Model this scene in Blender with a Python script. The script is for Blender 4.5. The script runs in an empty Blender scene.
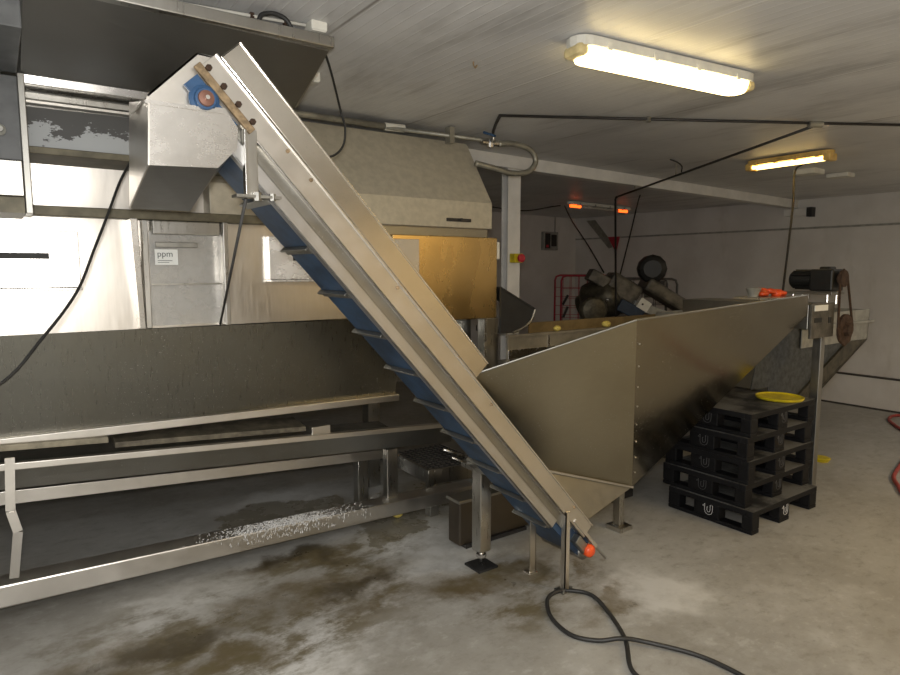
import bpy, bmesh, math, random
from mathutils import Vector, Matrix

random.seed(7)
SC = bpy.context.scene
COL = SC.collection
R = math.radians

# ------------------------------------------------------------------ materials
def new_mat(name):
    m = bpy.data.materials.new(name)
    m.use_nodes = True
    nt = m.node_tree
    return m, nt, nt.nodes['Principled BSDF']

def noise(nt, scale, detail=4, rough=.6, stretch=(1, 1, 1), coord='Object', dist=0):
    tc = nt.nodes.new('ShaderNodeTexCoord')
    mp = nt.nodes.new('ShaderNodeMapping')
    mp.inputs['Scale'].default_value = stretch
    nt.links.new(tc.outputs[coord], mp.inputs['Vector'])
    n = nt.nodes.new('ShaderNodeTexNoise')
    n.inputs['Scale'].default_value = scale
    n.inputs['Detail'].default_value = detail
    n.inputs['Roughness'].default_value = rough
    n.inputs['Distortion'].default_value = dist
    nt.links.new(mp.outputs['Vector'], n.inputs['Vector'])
    return n.outputs['Fac']

def remap(nt, fac, a, b, lo=0.0, hi=1.0):
    r = nt.nodes.new('ShaderNodeMapRange')
    r.interpolation_type = 'SMOOTHSTEP'
    r.inputs['From Min'].default_value = a
    r.inputs['From Max'].default_value = b
    r.inputs['To Min'].default_value = lo
    r.inputs['To Max'].default_value = hi
    nt.links.new(fac, r.inputs['Value'])
    return r.outputs['Result']

def mix(nt, fac, a, b):
    x = nt.nodes.new('ShaderNodeMix')
    x.data_type = 'RGBA'
    for sock, v in ((x.inputs['A'], a), (x.inputs['B'], b)):
        if isinstance(v, tuple):
            sock.default_value = (*v, 1) if len(v) == 3 else v
        else:
            nt.links.new(v, sock)
    f = x.inputs['Factor']
    if isinstance(fac, (int, float)):
        f.default_value = fac
    else:
        nt.links.new(fac, f)
    return x.outputs['Result']

def math_(nt, op, a, b=None, clamp=False):
    n = nt.nodes.new('ShaderNodeMath')
    n.operation = op
    n.use_clamp = clamp
    for i, v in enumerate((a, b)):
        if v is None:
            continue
        if isinstance(v, (int, float)):
            n.inputs[i].default_value = v
        else:
            nt.links.new(v, n.inputs[i])
    return n.outputs[0]

def bump(nt, bsdf, h, strength=.2, dist=.01):
    b = nt.nodes.new('ShaderNodeBump')
    b.inputs['Strength'].default_value = strength
    b.inputs['Distance'].default_value = dist
    nt.links.new(h, b.inputs['Height'])
    nt.links.new(b.outputs['Normal'], bsdf.inputs['Normal'])

def steel(name, col=(.56, .55, .52), rough=.3, spots=0.0, grime=.25, stretch=(1, 1, 14), dent=.12, grime_col=(.2, .17, .11)):
    m, nt, b = new_mat(name)
    streak = noise(nt, 9, 5, .65, stretch)
    big = noise(nt, 2.3, 3, .55)
    c = mix(nt, remap(nt, streak, .3, .75), tuple(x * .94 for x in col), col)
    c = mix(nt, remap(nt, big, .45, .8, 0, grime), c, grime_col)
    metal = 1.0
    rg = remap(nt, streak, .3, .75, rough * .88, rough * 1.15)
    if spots:
        sp = noise(nt, 150, 2, .5)
        area = noise(nt, 3.1, 2, .5)
        k = math_(nt, 'MULTIPLY', remap(nt, sp, .68, .74), remap(nt, area, .42, .62), True)
        k = math_(nt, 'MULTIPLY', k, spots, True)
        c = mix(nt, k, c, (.75, .74, .7))
        mm = math_(nt, 'SUBTRACT', 1.0, k, True)
        nt.links.new(mm, b.inputs['Metallic'])
        rg = math_(nt, 'ADD', rg, math_(nt, 'MULTIPLY', k, .4))
    else:
        b.inputs['Metallic'].default_value = metal
    nt.links.new(c, b.inputs['Base Color'])
    nt.links.new(rg, b.inputs['Roughness'])
    if dent:
        bump(nt, b, big, dent, .02)
    return m

def plain(name, col, rough=.6, metal=0.0, var=.25, scale=12, bmp=0.0):
    m, nt, b = new_mat(name)
    n = noise(nt, scale, 4, .6)
    c = mix(nt, remap(nt, n, .3, .7), tuple(x * (1 - var) for x in col), tuple(min(1, x * (1 + var * .4)) for x in col))
    nt.links.new(c, b.inputs['Base Color'])
    b.inputs['Roughness'].default_value = rough
    b.inputs['Metallic'].default_value = metal
    if bmp:
        bump(nt, b, n, bmp, .01)
    return m

def emit(name, col, s):
    m, nt, b = new_mat(name)
    b.inputs['Base Color'].default_value = (*col, 1)
    b.inputs['Emission Color'].default_value = (*col, 1)
    b.inputs['Emission Strength'].default_value = s
    return m

M = {}
M['steel'] = steel('brushed_steel', rough=.30, spots=.5, stretch=(5, 5, .6))
M['steel_bright'] = steel('bright_steel', (.72, .70, .67), .27, .35, .12, (1, 1, 1.5))
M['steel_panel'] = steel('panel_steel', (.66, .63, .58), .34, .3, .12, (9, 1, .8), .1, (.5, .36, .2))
M['steel_rail'] = steel('rail_steel', (.74, .71, .66), .36, .15, .15, (1, 1, 1), .05)
M['alloy'] = steel('plain_alloy', (.62, .62, .62), .38, 0, .08, (1, 1, 1), .03)
M['steel_dark'] = steel('dull_steel', (.36, .355, .33), .40, .5, .3, (2, 2, 2))
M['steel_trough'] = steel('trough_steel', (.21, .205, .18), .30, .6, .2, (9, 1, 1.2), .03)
M['steel_hopper'] = steel('hopper_steel', (.37, .33, .25), .19, .45, .12, (2, 2, 2), .012)
M['steel_top'] = steel('overhead_steel', (.34, .34, .335), .40, .2, .25, (2, 2, 2), .05)
M['steel_hood'] = steel('hood_steel', (.60, .57, .50), .5, .3, .2, (2, 1, 2), .05)
M['steel_gold_reflect'] = steel('gold_reflection_steel', (.76, .56, .27), .27, .15, .08, (.5, .5, .25), .05, (.45, .28, .1))  # gold tint paints in the reflection of a warm lamp
M['galv'] = plain('galvanised_pipe', (.38, .37, .32), .5, .7)
M['black_iron'] = plain('black_iron', (.035, .032, .03), .5, .2)
M['rubber'] = plain('black_rubber', (.02, .02, .02), .55)
M['cable'] = plain('cable_sheath', (.025, .025, .024), .5)
M['blue_belt'] = plain('blue_belt', (.028, .062, .12), .45, 0, .5, 6)
M['blue_paint'] = plain('blue_paint', (.03, .085, .19), .45)
M['blue_dark'] = plain('dark_blue_enamel', (.015, .035, .07), .5)
M['board'] = plain('weathered_board', (.30, .27, .20), .6, .3, .35, 14, .2)
M['board_dark'] = plain('greasy_board', (.17, .15, .11), .5, .3, .5, 14, .2)
M['grimy_ledge'] = plain('grimy_ledge', (.13, .115, .075), .5, .3, .4, 10)
M['galv_dark'] = plain('mottled_zinc', (.085, .092, .095), .5, .35, .45, 22)
M['dusty_trough'] = plain('dusty_trough', (.27, .24, .18), .5, .3, .3, 8)
M['brass_brown'] = plain('stained_trough', (.30, .21, .09), .45, .35, .35, 5)
M['steel_flare'] = steel('flared_steel', (.44, .40, .30), .36, .7, .15, (2, 2, 2), .02)
M['rust'] = plain('rusty_plate', (.33, .24, .14), .75, .2, .5, 30, .3)
M['rust_dark'] = plain('rusty_chain', (.07, .04, .025), .8, .3, .5, 40, .4)
M['hub'] = plain('bearing_hub', (.22, .11, .08), .4, .4)
M['orange'] = plain('orange_plastic', (.85, .10, .02), .4)
M['pallet'] = plain('black_plastic', (.007, .007, .008), .55, 0, .4, 25)
def dusty():
    m, nt, b = new_mat('dusty_black_plastic')
    n = noise(nt, 3.2, 6, .65)
    geo = nt.nodes.new('ShaderNodeNewGeometry'); sx = nt.nodes.new('ShaderNodeSeparateXYZ')
    nt.links.new(geo.outputs['Normal'], sx.inputs[0])
    k = math_(nt, 'MULTIPLY', remap(nt, n, .40, .62, .1, .9), remap(nt, sx.outputs['Z'], .6, .9), True)
    nt.links.new(mix(nt, k, (.007, .007, .008), (.17, .17, .16)), b.inputs['Base Color'])
    b.inputs['Roughness'].default_value = .6
    return m
M['pallet_deck'] = dusty()
for _k in ('pallet', 'pallet_deck'):
    M[_k].node_tree.nodes['Principled BSDF'].inputs['Specular IOR Level'].default_value = .25
M['yellow'] = plain('yellow_plastic', (.72, .58, .02), .4)
M['amber'] = plain('amber_plastic', (.75, .5, .15), .4)
M['cap_pale'] = plain('yellowed_cover', (.80, .66, .34), .35)
M['print_worn'] = plain('worn_print', (.10, .10, .10), .6, 0, .2)
M['hood_dust'] = plain('dusty_hood', (.52, .48, .385), .55, .3, .12, 20)
M['guard_steel'] = steel('guard_steel', (.74, .70, .63), .20, .15, .12, (1, 1, 1), .05)
M['white_pl'] = plain('white_plastic', (.72, .71, .64), .45, 0, .12)
M['white_paint'] = plain('white_paint', (.78, .77, .74), .5, 0, .1, 5)
M['print'] = plain('white_print', (.75, .75, .74), .6, 0, .05)
M['label'] = plain('white_label', (.8, .82, .8), .5, 0, .04)
M['ink'] = plain('grey_ink', (.10, .12, .12), .6)
M['slot'] = plain('dark_slot', (.015, .015, .013), .6)
M['red'] = plain('red_paint', (.42, .03, .05), .45)
M['red_hose'] = plain('red_hose', (.40, .06, .05), .5)
M['estop_red'] = plain('red_button', (.6, .03, .05), .4)
M['potato'] = plain('potato_skin', (.72, .58, .14), .6, 0, .2, 30)
M['motor'] = plain('motor_black', (.012, .012, .011), .5, .1)
M['greasy'] = plain('greasy_grey', (.13, .12, .10), .5, .4, .5, 9, .3)
M['dark_enamel'] = plain('dark_enamel', (.10, .105, .108), .5)
M['grey_box'] = plain('grey_enamel', (.34, .34, .31), .5, .1)
M['wire_dark'] = plain('dark_wire', (.10, .10, .10), .5, .5)
M['mud'] = plain('muddy_steel', (.09, .08, .055), .45, .5, .5, 14, .3)
M['brown_steel'] = steel('stained_steel', (.16, .14, .115), .45, .4, .5, (2, 2, 2), .2, (.2, .12, .07))

# flaking grey paint
def flaking():
    m, nt, b = new_mat('flaking_paint')
    n = noise(nt, 6.5, 7, .68, (1, 1, 2.0))
    tc = nt.nodes.new('ShaderNodeTexCoord')
    sx = nt.nodes.new('ShaderNodeSeparateXYZ')
    nt.links.new(tc.outputs['Generated'], sx.inputs[0])
    k = math_(nt, 'ADD', n, math_(nt, 'MULTIPLY', math_(nt, 'SUBTRACT', sx.outputs['Z'], .5), .32))
    k = remap(nt, k, .495, .51)
    nt.links.new(mix(nt, k, (.40, .42, .43), (.07, .07, .068)), b.inputs['Base Color'])
    b.inputs['Roughness'].default_value = .5
    return m
M['flaking'] = flaking()

# clear guard
def clear():
    m, nt, b = new_mat('clear_guard')
    tr = nt.nodes.new('ShaderNodeBsdfTransparent')
    mx = nt.nodes.new('ShaderNodeMixShader')
    n = noise(nt, 8, 4, .6)
    b.inputs['Base Color'].default_value = (.62, .62, .6, 1)
    b.inputs['Roughness'].default_value = .3
    nt.links.new(remap(nt, n, .3, .7, .25, .4), mx.inputs[0])
    nt.links.new(tr.outputs[0], mx.inputs[1])
    nt.links.new(b.outputs[0], mx.inputs[2])
    nt.links.new(mx.outputs[0], nt.nodes['Material Output'].inputs[0])
    return m
M['clear'] = clear()

# floor: pale worn concrete, brown wet stains, chalky dried patches
def floor_mat():
    m, nt, b = new_mat('wet_concrete')
    geo = nt.nodes.new('ShaderNodeNewGeometry')
    warpn = nt.nodes.new('ShaderNodeTexNoise')
    warpn.inputs['Scale'].default_value = 2.6
    warpn.inputs['Detail'].default_value = 9
    warpn.inputs['Roughness'].default_value = .62
    nt.links.new(geo.outputs['Position'], warpn.inputs['Vector'])
    wsub = nt.nodes.new('ShaderNodeVectorMath'); wsub.operation = 'SUBTRACT'
    nt.links.new(warpn.outputs['Color'], wsub.inputs[0]); wsub.inputs[1].default_value = (.5, .5, .5)
    wsc = nt.nodes.new('ShaderNodeVectorMath'); wsc.operation = 'SCALE'
    nt.links.new(wsub.outputs[0], wsc.inputs[0]); wsc.inputs['Scale'].default_value = .75
    wadd = nt.nodes.new('ShaderNodeVectorMath'); wadd.operation = 'ADD'
    nt.links.new(geo.outputs['Position'], wadd.inputs[0]); nt.links.new(wsc.outputs[0], wadd.inputs[1])
    P = wadd.outputs[0]

    def blob(cx, cy, rx, ry, soft=.7):
        s = nt.nodes.new('ShaderNodeVectorMath'); s.operation = 'SUBTRACT'
        nt.links.new(P, s.inputs[0]); s.inputs[1].default_value = (cx, cy, 0)
        d = nt.nodes.new('ShaderNodeVectorMath'); d.operation = 'DIVIDE'
        nt.links.new(s.outputs[0], d.inputs[0]); d.inputs[1].default_value = (rx, ry, 1)
        l = nt.nodes.new('ShaderNodeVectorMath'); l.operation = 'LENGTH'
        nt.links.new(d.outputs[0], l.inputs[0])
        return remap(nt, l.outputs['Value'], 1 - soft, 1, 1, 0)

    def total(lst):
        t = None
        for a in lst:
            v = blob(*a)
            t = v if t is None else math_(nt, 'MAXIMUM', t, v)
        return t
    n1 = noise(nt, .9, 6, .6)
    n2 = noise(nt, 4.5, 6, .65)
    n3 = noise(nt, 30, 4, .6)
    c = mix(nt, remap(nt, n1, .35, .68), (.30, .29, .262), (.41, .405, .38))
    c = mix(nt, remap(nt, n2, .45, .75, 0, .55), c, (.47, .47, .45))
    c = mix(nt, remap(nt, n3, .55, .8, 0, .3), c, (.2, .19, .16))
    n5 = noise(nt, 11, 6, .7, (1, 1.5, 1))
    c = mix(nt, remap(nt, n5, .5, .72, 0, .5), c, (.21, .20, .165))
    c = mix(nt, remap(nt, n5, .46, .3, 0, .45), c, (.50, .50, .48))
    wh = total([(.62, 3.32, .45, .30), (1.15, 2.62, .45, .32), (1.9, 3.05, .40, .35), (.95, 2.45, .5, .22), (1.6, 4.4, .7, .35),
                (2.75, 2.0, .40, .30), (2.2, 2.9, .3, .2), (2.05, 3.32, .42, .36), (1.0, 2.5, .6, .3)])
    c = mix(nt, math_(nt, 'MULTIPLY', wh, remap(nt, n2, .3, .6, .4, .95)), c, (.60, .60, .58))
    br = total([(.45, 3.0, .62, .26), (1.0, 3.08, .55, .25), (1.5, 3.05, .50, .24), (1.35, 3.45, .45, .14), (.15, 2.7, .5, .35), (.75, 2.72, .35, .16),
                (2.0, 2.62, .45, .16), (2.35, 2.55, .22, .14), (2.5, 2.05, .2, .09), (.6, 2.35, .5, .2), (2.7, 2.35, .25, .08), (1.45, 2.75, .3, .12)])
    c = mix(nt, math_(nt, 'MULTIPLY', br, remap(nt, n2, .30, .62, .35, .92)), c, (.115, .085, .035))
    olive = total([(.9, 2.9, 1.3, .75, .6), (2.2, 2.4, .7, .5, .7), (1.6, 3.3, .9, .3, .6)])
    n4 = noise(nt, 3.2, 6, .7, (1, 1.6, 1))
    c = mix(nt, math_(nt, 'MULTIPLY', olive, remap(nt, n4, .42, .62, 0, .9)), c, (.13, .105, .052))
    dk = total([(1.35, 3.5, .35, .12), (1.55, 3.0, .3, .14), (.5, 2.95, .4, .14)])
    c = mix(nt, math_(nt, 'MULTIPLY', dk, .7), c, (.055, .042, .022))
    pud = total([(2.05, 3.5, .27, .27, .10), (1.6, 4.15, .55, .3, .2), (2.5, 3.9, .5, .4, .3)])
    c = mix(nt, math_(nt, 'MULTIPLY', pud, .8), c, (.19, .17, .12))
    nt.links.new(c, b.inputs['Base Color'])
    r = remap(nt, n2, .3, .7, .38, .62)
    wet = math_(nt, 'MAXIMUM', math_(nt, 'MULTIPLY', br, .55), pud)
    r = math_(nt, 'SUBTRACT', r, math_(nt, 'MULTIPLY', wet, .24), True)
    nt.links.new(r, b.inputs['Roughness'])
    bump(nt, b, math_(nt, 'ADD', n2, math_(nt, 'MULTIPLY', n3, .3)), .12, .02)
    return m
M['floor'] = floor_mat()

# ceiling: ribbed white panels, dirty, ribs run across the room (along Y)
def ceil_mat():
    m, nt, b = new_mat('ribbed_ceiling_panel')
    geo = nt.nodes.new('ShaderNodeNewGeometry')
    sx = nt.nodes.new('ShaderNodeSeparateXYZ')
    nt.links.new(geo.outputs['Position'], sx.inputs[0])
    def lines(pitch, w, off=0.0):
        v = math_(nt, 'FRACT', math_(nt, 'DIVIDE', math_(nt, 'ADD', sx.outputs['X'], 20 + off), pitch))
        d = math_(nt, 'ABSOLUTE', math_(nt, 'SUBTRACT', v, .5))
        return remap(nt, d, 0, w / pitch, 1, 0)
    rib = lines(.055, .004)
    seam = lines(1.15, .012, .035)
    n1 = noise(nt, .8, 5, .6)
    n2 = noise(nt, 2.2, 6, .65, (1, .25, 1))
    n3 = noise(nt, 9, 4, .6, (1, .15, 1))
    c = mix(nt, remap(nt, n1, .35, .65), (.57, .57, .57), (.70, .70, .69))
    c = mix(nt, remap(nt, n2, .50, .75, 0, .75), c, (.30, .295, .285))
    c = mix(nt, remap(nt, n3, .56, .8, 0, .5), c, (.20, .185, .16))
    c = mix(nt, math_(nt, 'MULTIPLY', rib, remap(nt, n3, .3, .6, .2, .6)), c, (.76, .76, .74))
    dirty = remap(nt, noise(nt, 1.3, 3, .5), .42, .6)
    c = mix(nt, math_(nt, 'MULTIPLY', seam, .7), c, mix(nt, dirty, (.75, .75, .73), (.14, .12, .10)))
    nt.links.new(c, b.inputs['Base Color'])
    b.inputs['Roughness'].default_value = .42
    bump(nt, b, math_(nt, 'ADD', rib, seam), .35, .006)
    return m
M['ceiling'] = ceil_mat()

def wall_mat():
    m, nt, b = new_mat('white_wall_panel')
    n1 = noise(nt, 1.2, 5, .6)
    n2 = noise(nt, 3, 5, .65, (1, 1, .3))
    c = mix(nt, remap(nt, n1, .35, .7), (.60, .58, .55), (.70, .685, .66))
    c = mix(nt, remap(nt, n2, .56, .8, 0, .4), c, (.42, .39, .33))
    nt.links.new(c, b.inputs['Base Color'])
    b.inputs['Roughness'].default_value = .55
    return m
M['wall'] = wall_mat()
M['joint'] = plain('dark_joint', (.06, .055, .05), .8)
M['lit_wall'] = plain('plain_wall', (.62, .60, .56), .6, 0, .1, 2)

# ------------------------------------------------------------------ mesh builder
class MB:
    def __init__(s):
        s.bm = bmesh.new()
    def face(s, vs):
        try:
            s.bm.faces.new(vs)
        except ValueError:
            pass
    def hexa(s, p):                       # 8 points: bottom ring, top ring
        v = [s.bm.verts.new(q) for q in p]
        for f in ((3, 2, 1, 0), (4, 5, 6, 7), (0, 1, 5, 4), (1, 2, 6, 5), (2, 3, 7, 6), (3, 0, 4, 7)):
            s.face([v[i] for i in f])
        return s
    def box(s, x0, y0, z0, x1, y1, z1):
        return s.hexa([(x0, y0, z0), (x1, y0, z0), (x1, y1, z0), (x0, y1, z0), (x0, y0, z1), (x1, y0, z1), (x1, y1, z1), (x0, y1, z1)])
    def obox(s, c, ax, ay, az, hx, hy, hz):
        c = Vector(c); ax = Vector(ax).normalized() * hx; ay = Vector(ay).normalized() * hy; az = Vector(az).normalized() * hz
        return s.hexa([c - ax - ay - az, c + ax - ay - az, c + ax + ay - az, c - ax + ay - az, c - ax - ay + az, c + ax - ay + az, c + ax + ay + az, c - ax + ay + az])
    def bar(s, a, b, w, h, up=(0, 0, 1)):  # rectangular bar from a to b
        a = Vector(a); b = Vector(b); d = (b - a)
        side = d.cross(Vector(up))
        if side.length < 1e-6: side = d.cross(Vector((1, 0, 0)))
        u = side.cross(d)
        return s.obox((a + b) / 2, d, side, u, d.length / 2, w / 2, h / 2)
    def sheet(s, pts, t=.004, n=None):     # flat plate of thickness t (towards -n)
        p = [Vector(q) for q in pts]
        if n is None:
            n = (p[1] - p[0]).cross(p[2] - p[0])
        n = Vector(n).normalized() * t
        a = [s.bm.verts.new(q) for q in p]
        b = [s.bm.verts.new(q - n) for q in p]
        k = len(p)
        s.face(a); s.face(list(reversed(b)))
        for i in range(k):
            s.face([a[i], b[i], b[(i + 1) % k], a[(i + 1) % k]])
        return s
    def tube(s, pts, r, seg=10, closed=False, caps=True):
        p = [Vector(q) for q in pts]
        k = len(p)
        rings = []
        prev = None
        for i in range(k):
            if closed:
                d = p[(i + 1) % k] - p[i - 1]
            else:
                d = (p[min(i + 1, k - 1)] - p[max(i - 1, 0)])
            d.normalize()
            if prev is None:
                u = d.cross(Vector((0, 0, 1)))
                if u.length < .05: u = d.cross(Vector((1, 0, 0)))
            else:
                u = prev - d * prev.dot(d)
            u.normalize(); prev = u.copy()
            w = d.cross(u)
            rr = r[i] if isinstance(r, (list, tuple)) else r
            rings.append([s.bm.verts.new(p[i] + (u * math.cos(a) + w * math.sin(a)) * rr) for a in [2 * math.pi * j / seg for j in range(seg)]])
        for i in range(k if closed else k - 1):
            A, B = rings[i], rings[(i + 1) % k]
            for j in range(seg):
                s.face([A[j], A[(j + 1) % seg], B[(j + 1) % seg], B[j]])
        if caps and not closed:
            s.face(list(reversed(rings[0]))); s.face(rings[-1])
        return s
    def lathe(s, c, axis, prof, seg=24):   # prof: (along, radius)
        c = Vector(c); ax = Vector(axis).normalized()
        pts = [c + ax * a for a, _ in prof]
        u = ax.cross(Vector((0, 0, 1)))
        if u.length < .05: u = ax.cross(Vector((1, 0, 0)))
        u.normalize(); w = ax.cross(u)
        rings = [[s.bm.verts.new(q + (u * math.cos(t) + w * math.sin(t)) * max(r, 1e-4)) for t in [2 * math.pi * j / seg for j in range(seg)]] for q, (_, r) in zip(pts, prof)]
        for A, B in zip(rings, rings[1:]):
            for j in range(seg):
                s.face([A[j], A[(j + 1) % seg], B[(j + 1) % seg], B[j]])
        s.face(list(reversed(rings[0]))); s.face(rings[-1])
        return s
    def ball(s, c, rx, ry, rz, seg=14, rings=8, jit=0.0):
        M4 = Matrix.Translation(Vector(c)) @ Matrix.Diagonal((rx, ry, rz, 1))
        g = bmesh.ops.create_uvsphere(s.bm, u_segments=seg, v_segments=rings, radius=1, matrix=M4)
        if jit:
            for v in g['verts']:
                v.co += Vector([random.uniform(-jit, jit) for _ in range(3)])
        return s
    def build(s, name, mat, parent=None, bevel=0.0, smooth=False, sub=0):
        org = Vector((0, 0, 0))
        q = parent
        while q is not None:
            org += Vector(q.location); q = q.parent
        if parent is None:
            if s.bm.verts:
                xs = [v.co for v in s.bm.verts]
                org = Vector(((min(v.x for v in xs) + max(v.x for v in xs)) / 2, (min(v.y for v in xs) + max(v.y for v in xs)) / 2, min(v.z for v in xs)))
        for v in s.bm.verts:
            v.co -= org
        bmesh.ops.recalc_face_normals(s.bm, faces=s.bm.faces)
        me = bpy.data.meshes.new(name)
        s.bm.to_mesh(me); s.bm.free()
        me.materials.append(M[mat] if isinstance(mat, str) else mat)
        if smooth:
            for f in me.polygons: f.use_smooth = True
        o = bpy.data.objects.new(name, me)
        COL.objects.link(o)
        if parent is None:
            o.location = org
        else:
            o.parent = parent
        if bevel:
            b = o.modifiers.new('edge', 'BEVEL'); b.width = bevel; b.segments = 2; b.limit_method = 'ANGLE'; b.angle_limit = R(40)
        if sub:
            b = o.modifiers.new('round', 'SUBSURF'); b.levels = sub; b.render_levels = sub
        return o

def spline(pts, n=8):
    p = [Vector(q) for q in pts]
    out = []
    for i in range(len(p) - 1):
        a = p[max(i - 1, 0)]; b = p[i]; c = p[i + 1]; d = p[min(i + 2, len(p) - 1)]
        for k in range(n):
            t = k / n
            out.append(.5 * ((2 * b) + (c - a) * t + (2 * a - 5 * b + 4 * c - d) * t * t + (3 * b - a - 3 * c + d) * t ** 3))
    out.append(p[-1])
    return out

def tag(o, label, cat, group=None):
    o['label'] = label; o['category'] = cat
    if group: o['group'] = group
    return o
def thing(name, label, cat, loc=(0, 0, 0), group=None):
    o = bpy.data.objects.new(name, None)
    o.empty_display_size = .1
    COL.objects.link(o); o.location = loc
    return tag(o, label, cat, group)
def struct(o):
    o['kind'] = 'structure'
    return o
def copy_thing(root, loc, label):
    r = root.copy(); COL.objects.link(r); r.location = loc; r['label'] = label
    for ch in root.children:
        c = ch.copy(); COL.objects.link(c); c.parent = r
        if ch.name.startswith('emblem'):            # fainter, worn print on the upper pallets
            c.data = ch.data.copy(); c.data.materials[0] = M['print_worn']
        for g in ch.children:
            d = g.copy(); COL.objects.link(d); d.parent = c
    return r

def ceil_z(x):
    return 2.74 - .015 * x

# ------------------------------------------------------------------ the room
X0, X1, Y0, Y1 = -3.0, 8.7, -2.6, 8.2
struct(MB().box(X0 - .1, Y0 - .1, -.12, X1 + .1, Y1 + .1, 0).build('floor', 'floor'))
struct(MB().hexa([(X0 - .1, Y0 - .1, ceil_z(X0)), (X1 + .1, Y0 - .1, ceil_z(X1)), (X1 + .1, Y1 + .1, ceil_z(X1)), (X0 - .1, Y1 + .1, ceil_z(X0)),
                  (X0 - .1, Y0 - .1, 2.95), (X1 + .1, Y0 - .1, 2.95), (X1 + .1, Y1 + .1, 2.95), (X0 - .1, Y1 + .1, 2.95)]).build('ceiling', 'ceiling'))
struct(MB().box(X1, Y0, 0, X1 + .1, Y1, 2.8).build('wall_right', 'wall'))
struct(MB().box(X0, Y1, 0, X1, Y1 + .1, 2.8).build('wall_back', 'wall'))
struct(MB().box(X0 - .1, Y0, 0, X0, Y1, 2.8).build('wall_left', 'lit_wall'))
struct(MB().box(X0, Y0 - .1, 0, X1, Y0, 2.8).build('wall_front', 'lit_wall'))
# panel joint and ledge high on the right wall, white kerb at its foot
struct(MB().box(X1 - .012, Y0 + .01, 2.225, X1, Y1, 2.25).build('trim_1', 'grey_box'))
struct(MB().box(X1 - .05, Y0 + .01, 0, X1, Y1, .385).build('baseboard_right', 'wall', bevel=.006))
struct(MB().box(X1 - .052, Y0 + .01, .385, X1, Y1, .405).build('trim_2', 'joint'))
g = MB()
g.box(X1 - .056, Y0 + .01, 0, X1 - .05, Y1, .022)
struct(g.build('trim_3', 'joint'))
# white steel beam under the ceiling, with the post that carries it
zb = lambda x: ceil_z(x)
struct(MB().hexa([(2.2, 4.25, 2.60), (X1, 4.25, 2.505), (X1, 4.37, 2.505), (2.2, 4.37, 2.60),
                  (2.2, 4.25, zb(2.2)), (X1, 4.25, zb(X1)), (X1, 4.37, zb(X1)), (2.2, 4.37, zb(2.2))]).build('trim_4', 'white_paint', bevel=.004))
po = MB()
po.box(3.68, 4.28, 0, 3.83, 4.29, 2.58); po.box(3.68, 4.35, 0, 3.83, 4.36, 2.58); po.box(3.75, 4.285, 0, 3.76, 4.355, 2.58)
po.box(3.68, 4.272, 0, 3.735, 4.281, 2.57)
struct(po.build('trim_5', 'white_paint'))

# ------------------------------------------------------------------ stainless processing machine (behind)
mach = thing('processing_machine', 'long stainless steel processing machine with hood and sloped trough panel, behind the incline conveyor', 'machine', (1.2, 3.7, 0))
XL = -1.2
MB().sheet([(XL, 3.50, 1.955), (XL, 3.50, 1.415), (1.9, 3.50, 1.415), (1.9, 3.50, 1.955)], .01).build('front_panel', 'steel_panel', mach)
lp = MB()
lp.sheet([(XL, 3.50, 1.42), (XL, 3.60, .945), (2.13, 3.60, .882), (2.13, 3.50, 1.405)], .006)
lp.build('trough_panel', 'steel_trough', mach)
MB().sheet([(2.13, 3.50, 1.405), (2.13, 3.60, .882), (2.16, 4.2, .9), (2.16, 4.2, 1.40)], .006).build('trough_end', 'steel_dark', mach)
lip = MB()
lip.hexa([(XL, 3.565, .905), (2.14, 3.565, .845), (2.14, 3.72, .84), (XL, 3.72, .90), (XL, 3.565, .95), (2.14, 3.565, .888), (2.14, 3.72, .888), (XL, 3.72, .95)])
lip.build('trough_lip', 'steel_rail', mach, .004)
def hatch(x0, x1, z0, z1, y, sx0, sx1, sz0, sz1, yr=None):
    yr = y if yr is None else yr
    Y = lambda x: y + (yr - y) * (x - x0) / (x1 - x0)
    def slab(mb, a, b, za, zb, f, back):
        return mb.hexa([(a, Y(a) - f, za), (b, Y(b) - f, za), (b, back, za), (a, back, za), (a, Y(a) - f, zb), (b, Y(b) - f, zb), (b, back, zb), (a, back, zb)])
    d = MB()
    slab(d, x0, x1, z0, z1, .012, 3.5); slab(d, x0, x1 + .004, z0 - .012, z0, .028, 3.5)
    o = d.build('inspection_door', 'steel_bright', mach, .003)
    slab(MB(), sx0, sx1, sz0, sz1, .0145, 3.49).build('door_slot', 'slot', o)
    return o
hatch(-1.0, .338, 1.628, 1.89, 3.5, -.25, .216, 1.761, 1.789)
hatch(1.246, 2.13, 1.655, 1.895, 3.46, 1.372, 1.45, 1.761, 1.79, 3.31)
fp = MB(); fp.hexa([(.575, 3.42, 1.42), (.60, 3.42, 1.42), (.60, 3.5, 1.42), (.575, 3.5, 1.42), (.545, 3.36, 1.955), (.575, 3.36, 1.955), (.575, 3.5, 1.955), (.545, 3.5, 1.955)])
fp.build('door_post', 'steel_bright', mach, .003)
fp = MB(); fp.box(.605, 3.44, 1.42, .632, 3.5, 1.955); fp.build('door_post', 'steel', mach, .003)
MB().box(.985, 3.40, 1.42, 1.01, 3.5, 1.955).build('door_post', 'steel', mach, .003)
gd = MB(); gd.sheet([(.635, 3.43, 1.90), (.635, 3.46, 1.43), (.982, 3.46, 1.43), (.982, 3.43, 1.90)], .005)
guard = gd.build('clear_guard', 'clear', mach)
MB().box(.635, 3.42, 1.635, .982, 3.429, 1.642).build('guard_seam', 'steel', guard)
MB().box(.645, 3.39, 1.885, .965, 3.5, 1.952).build('guard_hinge_box', 'steel', mach, .006)
MB().box(.66, 3.415, 1.822, .86, 3.428, 1.848).build('guard_latch', 'steel_dark', mach, .003)
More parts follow.
